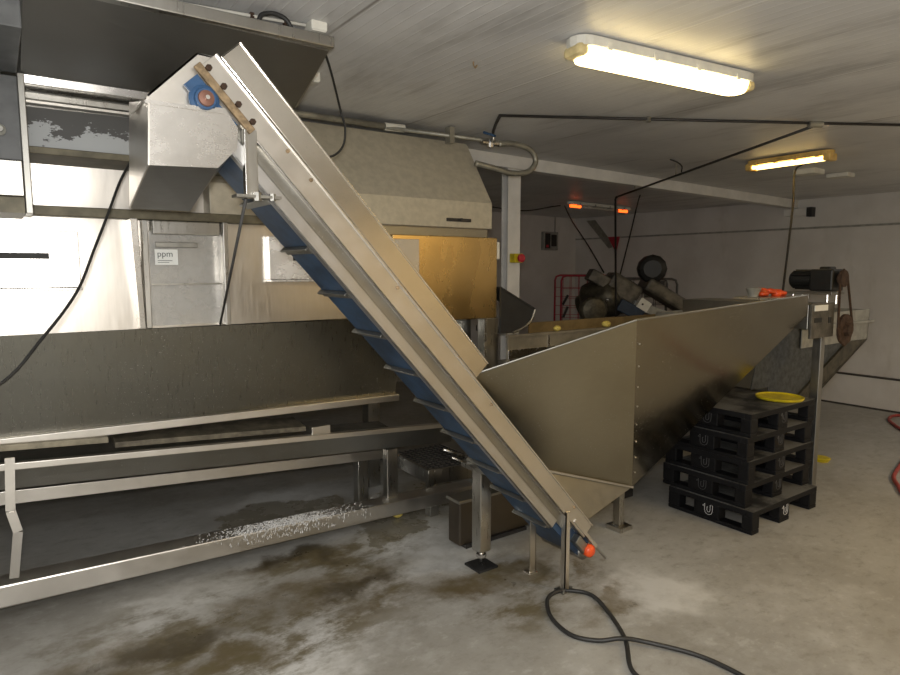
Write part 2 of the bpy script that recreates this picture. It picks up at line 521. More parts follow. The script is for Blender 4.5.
lb = MB().box(.655, 3.418, 1.735, .762, 3.4225, 1.812).build('label', 'label', guard)
# lettering on the label
def text(body, loc, size, mat, parent, rot=(R(90), 0, 0), ext=.0006, name='lettering'):
    cu = bpy.data.curves.new(name, 'FONT'); cu.body = body; cu.size = size; cu.extrude = ext
    cu.materials.append(M[mat])
    o = bpy.data.objects.new(name, cu); COL.objects.link(o)
    me = bpy.data.meshes.new_from_object(o.evaluated_get(bpy.context.evaluated_depsgraph_get()))
    bpy.data.objects.remove(o)
    o = bpy.data.objects.new(name, me); COL.objects.link(o); o.parent = parent
    if not me.materials: me.materials.append(M[mat])
    org = Vector((0, 0, 0)); q = parent
    while q is not None: org += Vector(q.location); q = q.parent
    o.location = Vector(loc) - org; o.rotation_euler = rot
    return o
text('ppm', (.665, 3.4172, 1.776), .042, 'ink', lb)
ul = MB(); ul.box(.667, 3.4168, 1.755, .735, 3.4182, 1.758); ul.box(.667, 3.4168, 1.746, .72, 3.4182, 1.7485); ul.build('small_print', 'ink', lb)
# ledge above the doors and the recess over it
MB().box(XL, 3.42, 1.955, 1.25, 3.7, 2.0).build('ledge', 'grimy_ledge', mach, .004)
MB().sheet([(.13, 3.60, 2.245), (.13, 3.627, 2.0), (1.25, 3.627, 2.0), (1.25, 3.60, 2.245)], .006).build('recess_panel', 'steel_panel', mach)
MB().box(.13, 3.28, 2.205, 1.25, 3.6, 2.235).build('shelf_strip', 'grimy_ledge', mach, .003)
MB().sheet([(.15, 3.30, 2.40), (.15, 3.29, 2.215), (.63, 3.29, 2.235), (.63, 3.30, 2.405)], .006).build('flaking_plate', 'flaking', mach)
rl = MB(); rl.box(.15, 3.26, 2.425, 1.0, 3.30, 2.452); rl.build('slot_rail', 'steel', mach, .003)
rl = MB(); rl.box(.15, 3.24, 2.405, 1.0, 3.29, 2.415); rl.build('slot_rail', 'steel_rail', mach)
MB().box(.15, 3.34, 2.39, 1.0, 3.36, 2.49).build('recess_back', 'steel_dark', mach)
MB().hexa([(.14, 3.182, 2.465), (1.05, 3.182, 2.465), (1.05, 3.30, 2.465), (.14, 3.30, 2.465), (.14, 3.17, 2.508), (1.05, 3.17, 2.508), (1.05, 3.30, 2.508), (.14, 3.30, 2.508)]).build('top_rail', 'steel_bright', mach, .004)
# side cabinet at the far left
cb = MB().box(-.9, 3.1, 2.145, .125, 3.5, 2.47).build('side_cabinet', 'dark_enamel', mach, .004)
MB().box(-.9, 3.09, 2.005, .122, 3.5, 2.143).build('cabinet_skirt', 'steel', mach, .003)
MB().box(-.9, 3.12, 1.94, .122, 3.5, 2.003).build('cabinet_base', 'grimy_ledge', mach)
MB().box(.125, 3.12, 1.94, .15, 3.32, 2.49).build('cabinet_edge', 'steel_dark', mach, .003)
MB().lathe((.055, 3.1, 2.255), (0, -1, 0), [(0, .022), (.02, .022), (.03, .014), (.045, .012)], 14).build('cable_gland', 'grey_box', cb, smooth=False)
# hood with slanted front
hd = MB()
prof = [(3.50, 1.99), (3.50, 2.168), (3.80, 2.62), (4.2, 2.62), (4.2, 1.99)]
hx0, hx1 = .95, 2.87
a = [hd.bm.verts.new((hx0, y, z)) for y, z in prof]; b_ = [hd.bm.verts.new((hx1, y, z)) for y, z in prof]
hd.face(a); hd.face(list(reversed(b_)))
for i in range(5): hd.face([a[i], b_[i], b_[(i + 1) % 5], a[(i + 1) % 5]])
hood = hd.build('hood', 'hood_dust', mach, .006)
hb = MB(); hb.box(2.475, 3.485, 2.03, 2.675, 3.50, 2.052); hb.lathe((2.58, 3.49, 2.041), (0, -1, 0), [(0, .012), (.03, .012)], 10)
hb.build('hood_latch', 'black_iron', hood, .003)
MB().box(1.0, 3.53, 1.925, 2.85, 3.9, 1.99).build('hood_sill', 'steel_dark', mach)
# drive cover, gold lamp reflection painted into its base colour
MB().box(2.02, 3.40 + .03, 1.372, 2.86, 4.1, 1.928).build('drive_cover', 'steel_gold_reflect', mach, .006)
MB().box(2.862, 3.45, 1.78, 2.90, 3.55, 1.90).build('terminal_box', 'white_pl', mach, .004)
MB().box(2.76, 3.42, 0, 2.865, 3.52, 1.372).build('leg', 'steel', mach, .004)
MB().box(2.60, 3.60, 1.12, 2.76, 3.9, 1.372).build('drive_recess', 'steel_dark', mach)
MB().box(2.742, 3.415, 1.08, 2.757, 3.43, 1.37).build('edge_strip', 'steel_bright', mach)
# dark flank behind the trough so the machine has a body
MB().box(XL, 3.74, .95, 2.6, 4.9, 1.95).build('machine_body', 'steel_dark', mach)
MB().box(XL, 4.3, .0, XL + .1, 4.4, .95).build('leg', 'steel', mach)
MB().box(2.3, 4.3, .0, 2.4, 4.4, .95).build('leg', 'steel', mach)

# ------------------------------------------------------------------ support frame with drain tray under the trough
fr = thing('support_frame', 'low stainless steel frame with long bottom beam and drain tray, below the sloped trough panel', 'frame', (1.2, 3.6, 0))
MB().hexa([(-1.3, 3.50, .165), (2.74, 3.50, .075), (2.74, 3.64, .075), (-1.3, 3.64, .165), (-1.3, 3.50, .285), (2.74, 3.50, .165), (2.74, 3.64, .165), (-1.3, 3.64, .285)]).build('bottom_beam', 'steel_rail', fr, .008)
tr = MB()
za, zc = .86, .632
tr.hexa([(-1.2, 3.55, .775), (2.55, 3.55, .505), (2.55, 3.556, .505), (-1.2, 3.556, .775), (-1.2, 3.50, .885), (2.55, 3.50, .635), (2.55, 3.506, .635), (-1.2, 3.506, .885)])
tr.hexa([(-1.2, 3.55, .775), (2.55, 3.55, .505), (2.55, 4.1, .505), (-1.2, 4.1, .775), (-1.2, 3.55, .781), (2.55, 3.55, .511), (2.55, 4.1, .511), (-1.2, 4.1, .781)])
tr.build('drain_tray', 'steel_dark', fr)
MB().hexa([(-1.2, 3.47, .876), (2.55, 3.47, .628), (2.55, 3.54, .633), (-1.2, 3.54, .883), (-1.2, 3.47, .912), (2.55, 3.47, .658), (2.55, 3.54, .652), (-1.2, 3.54, .905)]).build('tray_rim', 'steel_rail', fr, .004)
MB().hexa([(-1.2, 3.9, .585), (2.2, 3.9, .355), (2.2, 3.94, .355), (-1.2, 3.94, .585), (-1.2, 3.9, .66), (2.2, 3.9, .42), (2.2, 3.94, .42), (-1.2, 3.94, .665)]).build('rear_rail', 'steel_rail', fr, .003)
st = MB()
st.bar((.008, 3.455, .86), (-.004, 3.455, .615), .038, .014, (0, 1, 0)); st.bar((-.004, 3.455, .615), (.018, 3.455, .51), .038, .014, (0, 1, 0)); st.bar((.018, 3.455, .51), (-.01, 3.49, .28), .038, .014, (0, 1, 0))
st.lathe((.0, 3.448, .60), (0, -1, 0), [(0, .012), (.01, .012)], 8)
st.build('strap', 'steel_rail', fr)
MB().box(2.05, 3.58, .14, 2.13, 3.64, .52).build('leg', 'steel', fr, .004)
MB().box(2.02, 3.94, 0, 2.10, 4.02, .50).build('leg', 'steel', fr, .004)
MB().box(2.36, 3.53, 0, 2.43, 3.60, .09).build('leg', 'steel', fr, .003)
MB().box(-1.0, 3.55, 0, -.92, 3.62, .18).build('leg', 'steel', fr, .003)
rs = MB(); rnd = random.Random(5)
def fleck(x, y, z, r, h):
    v = [rs.bm.verts.new(p) for p in ((x - r, y, z), (x, y - r, z), (x + r, y, z), (x, y + r, z), (x, y, z + h), (x, y, z - h))]
    for i in range(4):
        rs.face([v[i], v[(i + 1) % 4], v[4]]); rs.face([v[(i + 1) % 4], v[i], v[5]])
for k in range(1500):
    x = rnd.gauss(1.33, .20); y = 3.505 + rnd.random() ** 1.4 * .12
    if x < .7 or x > 2.05: continue
    fleck(x, y, .285 - (x + 1.3) * .12 / 4.04, rnd.uniform(.003, .0065), rnd.uniform(.0015, .004))
for k in range(260):
    x = rnd.gauss(1.38, .22)
    if x < .8 or x > 2.0: continue
    fleck(x, 3.499, .285 - (x + 1.3) * .12 / 4.04 - rnd.random() ** 1.6 * .07, rnd.uniform(.0015, .003), rnd.uniform(.004, .013))
ro = rs.build('foam_residue', 'print', fr); ro['kind'] = 'stuff'
# slatted guide boards lying in the tray
for (xa, xb, y, z, mt) in ((-1.1, .42, 3.54, .875, 'board'), (.45, 1.48, 3.56, .84, 'board_dark'), (1.62, 2.1, 3.58, .765, 'greasy')):
    dz = -.0667
    MB().hexa([(xa, y, z + dz * (xa - .4) - .03), (xb, y, z + dz * (xb - .4) - .03), (xb, y + .2, z + dz * (xb - .4) - .02), (xa, y + .2, z + dz * (xa - .4) - .02),
               (xa, y, z + dz * (xa - .4)), (xb, y, z + dz * (xb - .4)), (xb, y + .2, z + dz * (xb - .4) + .02), (xa, y + .2, z + dz * (xa - .4) + .02)]).build('tray_board', mt, fr, .004)
MB().box(1.50, 3.52, .70, 1.62, 3.70, .765).build('tray_bracket', 'steel_rail', fr, .003)

# cross tray with wire mesh beneath the conveyor, and the squat tank in front of it
ct = thing('mesh_tray', 'shallow steel tray with wire mesh top behind the conveyor belt, right of the low frame', 'tray', (2.35, 3.2, 0))
MB().bar((2.50, 4.30, .215), (2.50, 3.75, .20), .02, .10).build('side_plate', 'steel', ct)
MB().bar((2.49, 3.75, .20), (3.0, 3.75, .17), .02, .11).build('front_plate', 'steel', ct)
MB().bar((2.99, 3.75, .17), (2.99, 4.30, .19), .02, .10).build('side_plate', 'steel', ct)
ms = MB()
for i in range(11):
    y = 3.78 + i * .05
    ms.bar((2.50, y, .245), (2.99, y, .235), .006, .006)
for i in range(10):
    x = 2.53 + i * .048
    ms.bar((x, 3.76, .24), (x, 4.3, .245), .006, .006)
ms.build('wire_mesh', 'wire_dark', ct)
MB().box(2.50, 3.76, 0, 2.54, 3.80, .16).build('leg', 'steel', ct)
MB().box(2.95, 3.76, 0, 2.99, 3.80, .13).build('leg', 'steel', ct)
rd = thing('cross_rods', 'pair of short bright steel rods crossing behind the black-footed leg', 'rod', (2.40, 3.3, .45))
for k in (0, 1):
    MB().tube([(2.31 + .01 * k, 3.3 - .08 * k, .545 - .035 * k), (2.50 + .01 * k, 3.3 - .08 * k, .465 - .045 * k)], .008, 8).build('rod', 'steel_bright', rd, smooth=True)
MB().box(2.47, 2.9, .40, 2.50, 3.32, .44).build('carrier', 'steel', rd)
tk = thing('catch_tank', 'squat brown-stained steel tank on the floor behind the black-footed leg', 'tank', (2.75, 2.98, 0))
MB().box(2.22, 3.0, .02, 2.80, 3.12, .30).build('body', 'brown_steel', tk, .01)
MB().box(2.21, 2.99, .29, 2.81, 3.13, .31).build('rim', 'steel_dark', tk, .004)
MB().box(2.26, 2.985, 0, 2.76, 3.06, .022).build('base', 'black_iron', tk)

# ------------------------------------------------------------------ overhead feed hopper
fh = thing('feed_hopper', 'large dark steel hopper hanging under the ceiling above the conveyor head', 'hopper', (.5, 2.8, 2.4))
MB().sheet([(.14, 3.14, 2.497), (-.02 + .155, 2.53, 2.635), (1.19, 2.53, 2.62), (1.27, 3.1, 2.515), (1.0, 3.14, 2.497)], .006).build('sloped_side', 'steel_top', fh)
MB().box(.12, 2.50, 2.622, 1.205, 2.545, 2.668).build('rim', 'steel', fh, .005)
MB().sheet([(1.19, 2.53, 2.64), (1.255, 3.1, 2.505), (1.285, 3.1, 2.515), (1.215, 2.53, 2.655)], .012).build('side_rib', 'steel_dark', fh)
MB().sheet([(1.195, 2.535, 2.63), (1.275, 3.1, 2.51), (1.275, 3.5, 2.51), (1.195, 3.5, 2.63)], .006).build('end_side', 'steel_top', fh)
MB().box(-1.2, 2.52, 2.48, .125, 3.1, 2.69).build('side_casing', 'dark_enamel', fh, .004)
MB().tube(spline([(.892, 2.51, 2.66), (.905, 2.51, 2.69), (.95, 2.51, 2.705), (1.0, 2.51, 2.695), (1.03, 2.51, 2.655)], 6), .009, 8).build('handle', 'rubber', fh, smooth=True)

# ------------------------------------------------------------------ incline belt conveyor
cv = thing('incline_conveyor', 'steep stainless incline conveyor with blue flighted belt running up across the picture', 'conveyor', (1.6, 2.45, 0))
CE, CN = Vector((.673, 0, -.740)), Vector((.740, 0, .673))
def cp(t, s, y):
    return CE * t + CN * s + Vector((0, y, 0))
def cbox(mb, t0, t1, s0, s1, y0, y1):
    return mb.hexa([cp(t0, s0, y0), cp(t1, s0, y0), cp(t1, s0, y1), cp(t0, s0, y1), cp(t0, s1, y0), cp(t1, s1, y0), cp(t1, s1, y1), cp(t0, s1, y1)])
YN, YF = 2.28, 2.605
g = MB(); cbox(g, -1.345, .30, 2.137, 2.228, YN, YN + .006); cbox(g, -1.345, .30, 2.222, 2.23, YN - .004, YN + .03); cbox(g, -1.345, -1.339, 2.137, 2.228, YN, YN + .03)
g.build('side_guard', 'guard_steel', cv, .002)
g = MB(); cbox(g, -1.30, .30, 2.12, 2.228, YF, YF + .006); cbox(g, -1.30, .30, 2.222, 2.23, YF - .03, YF + .004)
g.build('side_guard', 'steel_rail', cv, .002)
g = MB(); cbox(g, -1.36, 1.50, 2.036, 2.126, YN - .012, YN - .002); cbox(g, -1.36, 1.50, 2.118, 2.126, YN - .02, YN + .03); cbox(g, -1.36, 1.50, 2.036, 2.043, YN - .012, YN + .03)
rail = g.build('side_channel', 'steel_rail', cv, .002)
g = MB(); cbox(g, -1.36, 1.50, 2.03, 2.126, YF, YF + .012); g.build('side_channel', 'steel_rail', cv, .002)
g = MB(); cbox(g, -1.20, 1.26, 1.938, 1.99, YN - .004, YN + .004); cbox(g, -1.20, 1.26, 1.938, 1.945, YN - .004, YN + .03); cbox(g, -1.2, 1.26, 1.985, 1.99, YN - .004, YN + .02)
g.build('lower_rail', 'alloy', cv, .002)
g = MB(); cbox(g, -1.20, 1.40, 1.985, 2.04, YN + .012, YN + .02)
g.build('side_web', 'steel_dark', cv)
g = MB(); cbox(g, -1.20, 1.30, 1.97, 2.03, YF - .012, YF); g.build('lower_rail', 'steel_bright', cv, .002)
# belt loop
g = MB(); n = 10; ring = []
for (tc_, sgn) in ((-1.27, -1), (1.55, 1)):
    for k in range(n + 1):
        a = -math.pi / 2 + math.pi * k / n
        ring.append((tc_ + sgn * math.cos(a) * .062, 2.017 + sgn * math.sin(a) * .062))
va = [g.bm.verts.new(cp(t, s, YN + .025)) for t, s in ring]; vb = [g.bm.verts.new(cp(t, s, YF - .014)) for t, s in ring]
g.face(va); g.face(list(reversed(vb)))
for i in range(len(ring)): g.face([va[i], vb[i], vb[(i + 1) % len(ring)], va[(i + 1) % len(ring)]])
belt = g.build('belt', 'blue_belt', cv)
for t in [-.90 + .243 * k for k in range(10)]:
    g = MB(); cbox(g, t - .005, t + .005, 1.933, 1.957, YN + .06, YF + .002); cbox(g, t - .005, t + .03, 1.947, 1.957, YN + .06, YF + .002)
    g.build('flight', 'steel_dark', belt, .002)
for t in [-.8 + .4 * k for k in range(6)]:
    g = MB(); cbox(g, t - .005, t + .005, 2.078, 2.13, YN + .04, YF - .03)
    g.build('flight', 'blue_belt', belt)
# conveyor head: side plate, end plate, bearing
hp = MB().sheet([(.437, YN, 2.271), (.43, YN, 2.235), (.735, YN, 2.215), (.79, YN, 2.27), (.685, YN, 2.425), (.598, YN, 2.432)], .006, (0, -1, 0)).build('head_plate', 'steel_rail', cv)
MB().sheet([(.437, YN, 2.271), (.598, YN, 2.432), (.598, YF, 2.432), (.437, YF, 2.271)], .006).build('head_cover', 'steel_bright', cv)
MB().sheet([(.598, YN, 2.432), (.685, YN, 2.428), (.685, YF, 2.428), (.598, YF, 2.432)], .006).build('head_cover', 'steel_bright', cv)
g = MB(); cbox(g, -1.37, -1.105, 2.028, 2.056, YN - .03, YN - .012)
bk = g.build('bearing_bracket', 'rust', cv, .004)
for t in (-1.34, -1.27, -1.20, -1.13):
    c = cp(t, 2.062, YN - .03)
    MB().lathe(c, (0, -1, 0), [(0, .011), (.012, .011)], 6).build('bolt', 'rust_dark', bk)
bc = Vector((.609, YN - .012, 2.277))
g = MB(); g.lathe(bc, (0, -1, 0), [(0, .05), (.012, .05), (.02, .036), (.034, .034)], 24)
g.obox(bc + Vector((-.028, -.006, .045)), (1, 0, -1.1), (0, 1, 0), (1.1, 0, 1), .02, .007, .03)
g.obox(bc + Vector((.05, -.006, -.04)), (1, 0, -1), (0, 1, 0), (1, 0, 1), .06, .007, .022)
bg = g.build('bearing_flange', 'blue_paint', cv, .002)
MB().lathe(bc + Vector((0, -.034, 0)), (0, -1, 0), [(0, .027), (.008, .025), (.010, .012)], 20).build('bearing_hub', 'hub', bg)
MB().lathe(bc + Vector((0, -.044, 0)), (0, -1, 0), [(0, .008), (.012, .007)], 12).build('shaft_end', 'steel_bright', bg)
# discharge chute
CY, CB = 2.25, 2.82
ch = MB().sheet([(.434, CY, 2.246), (.424, CY, 2.047), (.643, CY, 2.057), (.71, CY, 2.127), (.715, CY, 2.198), (.674, CY, 2.258)], .005, (0, -1, 0)).build('chute_front', 'steel_bright', cv)
MB().sheet([(.424, CY, 2.047), (.455, CB, 1.955), (.684, CB, 1.955), (.643, CY, 2.057)], .005).build('chute_floor', 'steel_top', cv)
MB().sheet([(.434, CY, 2.246), (.475, CB, 2.365), (.455, CB, 1.955), (.424, CY, 2.047)], .005).build('chute_side', 'steel_panel', cv)
MB().sheet([(.643, CY, 2.057), (.684, CB, 1.955), (.75, CB, 2.12), (.71, CY, 2.127)], .005).build('chute_side', 'steel_dark', cv)
MB().box(.428, CY - .004, 2.238, .67, CY + .02, 2.25).build('chute_rim', 'steel_bright', cv)
# stay with clamp under the head
g = MB(); g.box(.745, 2.262, 1.97, .785, 2.275, 2.20); g.box(.738, 2.255, 1.97, .748, 2.285, 2.20)
stay = g.build('stay', 'steel', cv, .002)
g = MB(); g.box(.70, 2.24, 1.965, .86, 2.30, 1.975); g.lathe((.775, 2.25, 1.955), (0, 0, 1), [(0, .015), (.03, .015)], 6); g.lathe((.83, 2.25, 1.958), (0, 0, 1), [(0, .012), (.025, .012)], 6)
g.build('clamp', 'steel_dark', stay)
MB().tube([(.738, 2.262, 1.96), (.948, 3.385, 1.43)], .006, 8).build('tie_rod', 'wire_dark', stay, smooth=True)
# rusty bolts along the channel
for t in (-.98, -.85, -.3, .45, 1.3):
    MB().lathe(cp(t, 2.105, YN - .012), (0, -1, 0), [(0, .008), (.008, .007)], 6).build('bolt', 'rust', rail)
# tail end: bearing block, orange cap, adjusting rod
g = MB(); cbox(g, 1.46, 1.60, 1.98, 2.03, YN - .02, YN + .05); g.build('tail_block', 'steel_dark', cv, .006)
g = MB(); oc = Vector((2.552, 2.262, .185)); g.lathe(oc, (0, -1, 0), [(-.03, .03), (0, .036), (.015, .034), (.026, .024), (.031, .008)], 20); g.build('end_cap', 'orange', cv, smooth=True)
g = MB(); cbox(g, 1.36, 1.62, 2.052, 2.072, YN - .02, YN); rod = g.build('adjuster_bar', 'steel_rail', cv, .002)
MB().tube([cp(1.55, 2.062, YN - .01), cp(1.745, 2.062, YN - .01)], .007, 8).build('adjuster_screw', 'steel', rod, smooth=True)
MB().tube([cp(1.6, 2.0, YN + .02), cp(1.6, 2.0, YF - .01)], .045, 16).build('tail_roller', 'steel_dark', cv, smooth=True)
# legs
g = MB(); g.box(2.372, 2.262, .006, 2.402, 2.268, .44); g.box(2.372, 2.262, .006, 2.377, 2.295, .44)
l1 = g.build('leg', 'steel_rail', cv)
g = MB(); g.box(2.345, 2.245, 0, 2.43, 2.315, .007); g.lathe((2.36, 2.26, .007), (0, 0, 1), [(0, .01), (.012, .01)], 6); g.lathe((2.415, 2.26, .007), (0, 0, 1), [(0, .01), (.012, .01)], 6)
g.build('foot_plate', 'steel_dark', l1)
g = MB(); g.box(2.36, 2.52, .004, 2.40, 2.526, .43); g.box(2.396, 2.52, .004, 2.402, 2.56, .43); g.box(2.35, 2.51, 0, 2.41, 2.57, .006)
g.build('leg', 'steel_rail', cv)
g = MB(); g.box(2.155, 2.715, .10, 2.235, 2.795, .60); l3 = g.build('leg', 'steel', cv, .006)
MB().tube([(2.195, 2.755, .015), (2.195, 2.755, .11)], .016, 12).build('foot_screw', 'steel_bright', l3, smooth=True)
MB().lathe((2.195, 2.755, .06), (0, 0, 1), [(0, .03), (.018, .03)], 6).build('foot_nut', 'steel_bright', l3)
MB().box(2.125, 2.685, 0, 2.265, 2.825, .014).build('foot_pad', 'rubber', l3, .003)
MB().bar((2.195, 2.72, .58), (2.02, 2.62, .70), .05, .05).build('brace', 'steel', cv)

# ------------------------------------------------------------------ elevator hopper on the right
eh = thing('elevator_hopper', 'big stainless elevator hopper with slanting underside, between the conveyor and the black pallets', 'hopper', (3.4, 2.5, 0))
TL, V, RR, RB, BR, BL, BT = (1.763, 2.366, 1.177), (2.437, 1.9, 1.478), (4.285, 2.0, 1.546), (4.475, 2.084, 1.402), (3.21, 2.5, .339), (2.515, 2.572, .562), (2.66, 2.45, .225)
TL0 = (1.788, 2.321, 1.223)
fV, fR, fBR, fRB, fTL = (2.76, 3.12, 1.09), (4.50, 3.10, 1.33), (3.21, 2.85, .339), (4.50, 3.05, 1.325), (2.0, 2.70, .93)
MB().sheet([TL, BL, BR, V, TL0], .005, (-.1, -.92, -.3)).build('flared_side', 'steel_flare', eh)
sd = MB().sheet([V, BR, RB, RR], .005, (.01, -.94, -.33)).build('long_side', 'steel_hopper', eh)
Vv, Bv = Vector(V), Vector(BR)
for k in range(1, 9):
    q = Vv.lerp(Bv, k / 9) + Vector((.02, -.004, 0))
    MB().ball(q, .005, .004, .005, 8, 5).build('rivet', 'steel', sd)
MB().sheet([BL, BT, BR], .005, (-.1, -.8, -.5)).build('lower_chute', 'steel_dark', eh)
MB().bar(Vector(BL) + Vector((0, -.006, 0)), Vector(BR) + Vector((0, -.006, 0)), .016, .012).build('fold_flange', 'alloy', eh)
MB().sheet([BR, fBR, fRB, RB], .01).build('sloped_floor', 'steel_dark', eh)
MB().sheet([fV, fR, fRB, fBR], .005, (0, 1, 0)).build('far_side', 'steel_hopper', eh)
MB().sheet([fTL, fV, fBR, (2.5, 2.72, .6)], .005, (0, 1, 0)).build('far_flare', 'steel_hopper', eh)
rim = MB()
rim.tube([TL0, V], .005, 8); rim.build('rim', 'steel_dark', eh)
MB().tube([V, RR], .005, 8).build('rim', 'steel_dark', eh)
MB().bar(fV, fR, .05, .012).build('rim', 'steel', eh)
# end frame with plate, sticker and inspection holes
ep = MB().box(4.52, 2.075, 1.235, 4.85, 2.095, 1.478).build('end_plate', 'greasy', eh, .003)
MB().box(4.55, 2.071, 1.425, 4.74, 2.076, 1.465).build('sticker', 'label', ep)
MB().box(4.56, 2.071, 1.345, 4.66, 2.076, 1.378).build('cutout', 'slot', ep)
MB().box(4.76, 2.071, 1.335, 4.80, 2.076, 1.375).build('cutout', 'slot', ep)
MB().box(4.52, 2.1, 1.30, 4.9, 3.08, 1.47).build('head_box', 'steel_dark', eh, .004)
MB().box(4.14, 2.12, 1.505, 4.56, 2.42, 1.525).build('deck_plate', 'steel', eh, .003)
# gear motor with chain drive
gm = MB()
gm.lathe((4.9, 2.41, 1.635), (0, -1, 0), [(0, .05), (.012, .062), (.03, .064), (.17, .064), (.18, .05)], 20)
for k in range(12):
    a = 2 * math.pi * k / 12
    gm.obox(Vector((4.9 + .066 * math.cos(a), 2.32, 1.635 + .066 * math.sin(a))), (0, 1, 0), (-math.sin(a), 0, math.cos(a)), (math.cos(a), 0, math.sin(a)), .065, .003, .008)
gm_o = gm.build('motor', 'motor', eh)
g = MB(); g.box(4.81, 2.085, 1.555, 4.99, 2.245, 1.712); g.box(4.85, 2.12, 1.70, 4.95, 2.2, 1.73); g.build('gearbox', 'motor', gm_o, .012)
MB().lathe((4.9, 2.085, 1.645), (0, -1, 0), [(0, .03), (.02, .03), (.02, .06), (.045, .06), (.045, .02)], 18).build('drive_sprocket', 'rust_dark', eh)
MB().box(4.80, 2.08, 1.53, 5.0, 2.42, 1.548).build('motor_plate', 'steel_dark', eh, .002)
for x, y in ((4.83, 2.12), (4.83, 2.36), (4.97, 2.12), (4.97, 2.36)):
    MB().tube([(x, y, 1.46), (x, y, 1.535)], .01, 8).build('motor_stud', 'steel_bright', eh)
ck = MB()
sc_, bc2 = Vector((4.9, 2.052, 1.645)), Vector((4.98, 2.052, 1.28))
loop = [sc_ + Vector((-.05, 0, .03)), sc_ + Vector((0, 0, .062)), sc_ + Vector((.055, 0, .03)), bc2 + Vector((.115, 0, .02)), bc2 + Vector((.08, 0, -.085)), bc2 + Vector((0, 0, -.118)), bc2 + Vector((-.09, 0, -.07)), bc2 + Vector((-.115, 0, .02))]
ck.tube(loop, .009, 6, closed=True); ck.build('drive_chain', 'rust_dark', eh)
g = MB(); g.lathe(bc2 + Vector((0, .012, 0)), (0, -1, 0), [(0, .11), (.02, .11), (.02, .05), (.05, .045)], 22)
g.build('driven_sprocket', 'rust_dark', eh)
MB().box(4.87, 2.16, 0, 4.93, 2.22, 1.30).build('leg', 'steel_dark', eh, .003)
MB().box(4.87, 2.98, 0, 4.93, 3.04, 1.30).build('leg', 'steel_dark', eh, .003)
g = MB(); g.box(3.24, 2.62, .03, 3.29, 2.67, .36); g.box(3.21, 2.58, 0, 3.33, 2.70, .03); g.build('leg', 'steel', eh)
g = MB(); g.box(3.60, 2.98, .0, 3.84, 3.3, .36); g.build('shade_block', 'black_iron', eh)  # added dark box, stands in for the shade beneath the hopper

# orange clamp and grey roll lying on the deck plate
tag(MB().lathe((4.22, 2.33, 1.525), (0, 0, 1), [(0, .03), (.02, .035), (.055, .05), (.06, .045)], 14).build('tape_roll', 'grey_box'), 'small grey roll sitting on the hopper deck left of the orange cloth', 'roll')
g = MB()
pts = [(4.29, 2.30, 1.527), (4.34, 2.33, 1.57), (4.39, 2.30, 1.575), (4.44, 2.28, 1.55), (4.47, 2.27, 1.527)]
for i, p in enumerate(pts): g.ball((p[0], p[1], max(1.545, p[2] - .015)), .045, .04, .018 + .012 * (i % 2), 10, 6, .006)
tag(g.build('cloth', 'orange', smooth=True), 'crumpled bright orange cloth on the hopper deck beside the motor', 'cloth')

# ------------------------------------------------------------------ second hopper beyond
h2 = thing('grey_hopper', 'grey steel hopper with slanted side beyond the gear motor and pallets', 'hopper', (5.8, 2.7, 0))
MB().sheet([(4.75, 2.52, 1.335), (4.60, 2.52, .805), (4.85, 2.52, .80), (4.86, 2.52, .69), (5.26, 2.52, .66), (6.16, 2.52, 1.073), (6.16, 2.52, 1.335)], .006, (0, -1, 0)).build('front_side', 'galv_dark', h2)
MB().sheet([(6.16, 2.50, 1.075), (5.255, 2.50, .66), (5.50, 2.50, .60), (6.535, 2.50, 1.067)], .02, (0, -1, 0)).build('slant_flange', 'mud', h2)
MB().sheet([(5.3, 2.50, 1.34), (5.3, 2.50, 1.07), (6.535, 2.50, 1.067), (6.55, 2.50, 1.344)], .008, (0, -1, 0)).build('top_band', 'grey_box', h2)
MB().box(5.3, 2.47, 1.225, 6.60, 2.50, 1.245).build('rim_strip', 'grey_box', h2)
MB().sheet([(6.545, 2.50, 1.34), (6.53, 2.50, 1.067), (6.53, 3.5, 1.067), (6.545, 3.5, 1.34)], .008).build('end_side', 'grey_box', h2)
MB().sheet([(6.53, 2.5, 1.067), (5.45, 2.5, .60), (5.45, 3.5, .60), (6.53, 3.5, 1.067)], .008).build('slanted_floor', 'steel_dark', h2)
MB().sheet([(4.75, 3.5, 1.335), (4.6, 3.5, .70), (5.26, 3.5, .66), (6.5, 3.5, 1.07), (6.5, 3.5, 1.335)], .006, (0, 1, 0)).build('back_side', 'galv', h2)
for x, y in ((4.86, 2.56), (4.86, 3.42), (5.40, 3.42)):
    MB().box(x, y, 0, x + .06, y + .06, .75).build('leg', 'steel_dark', h2)

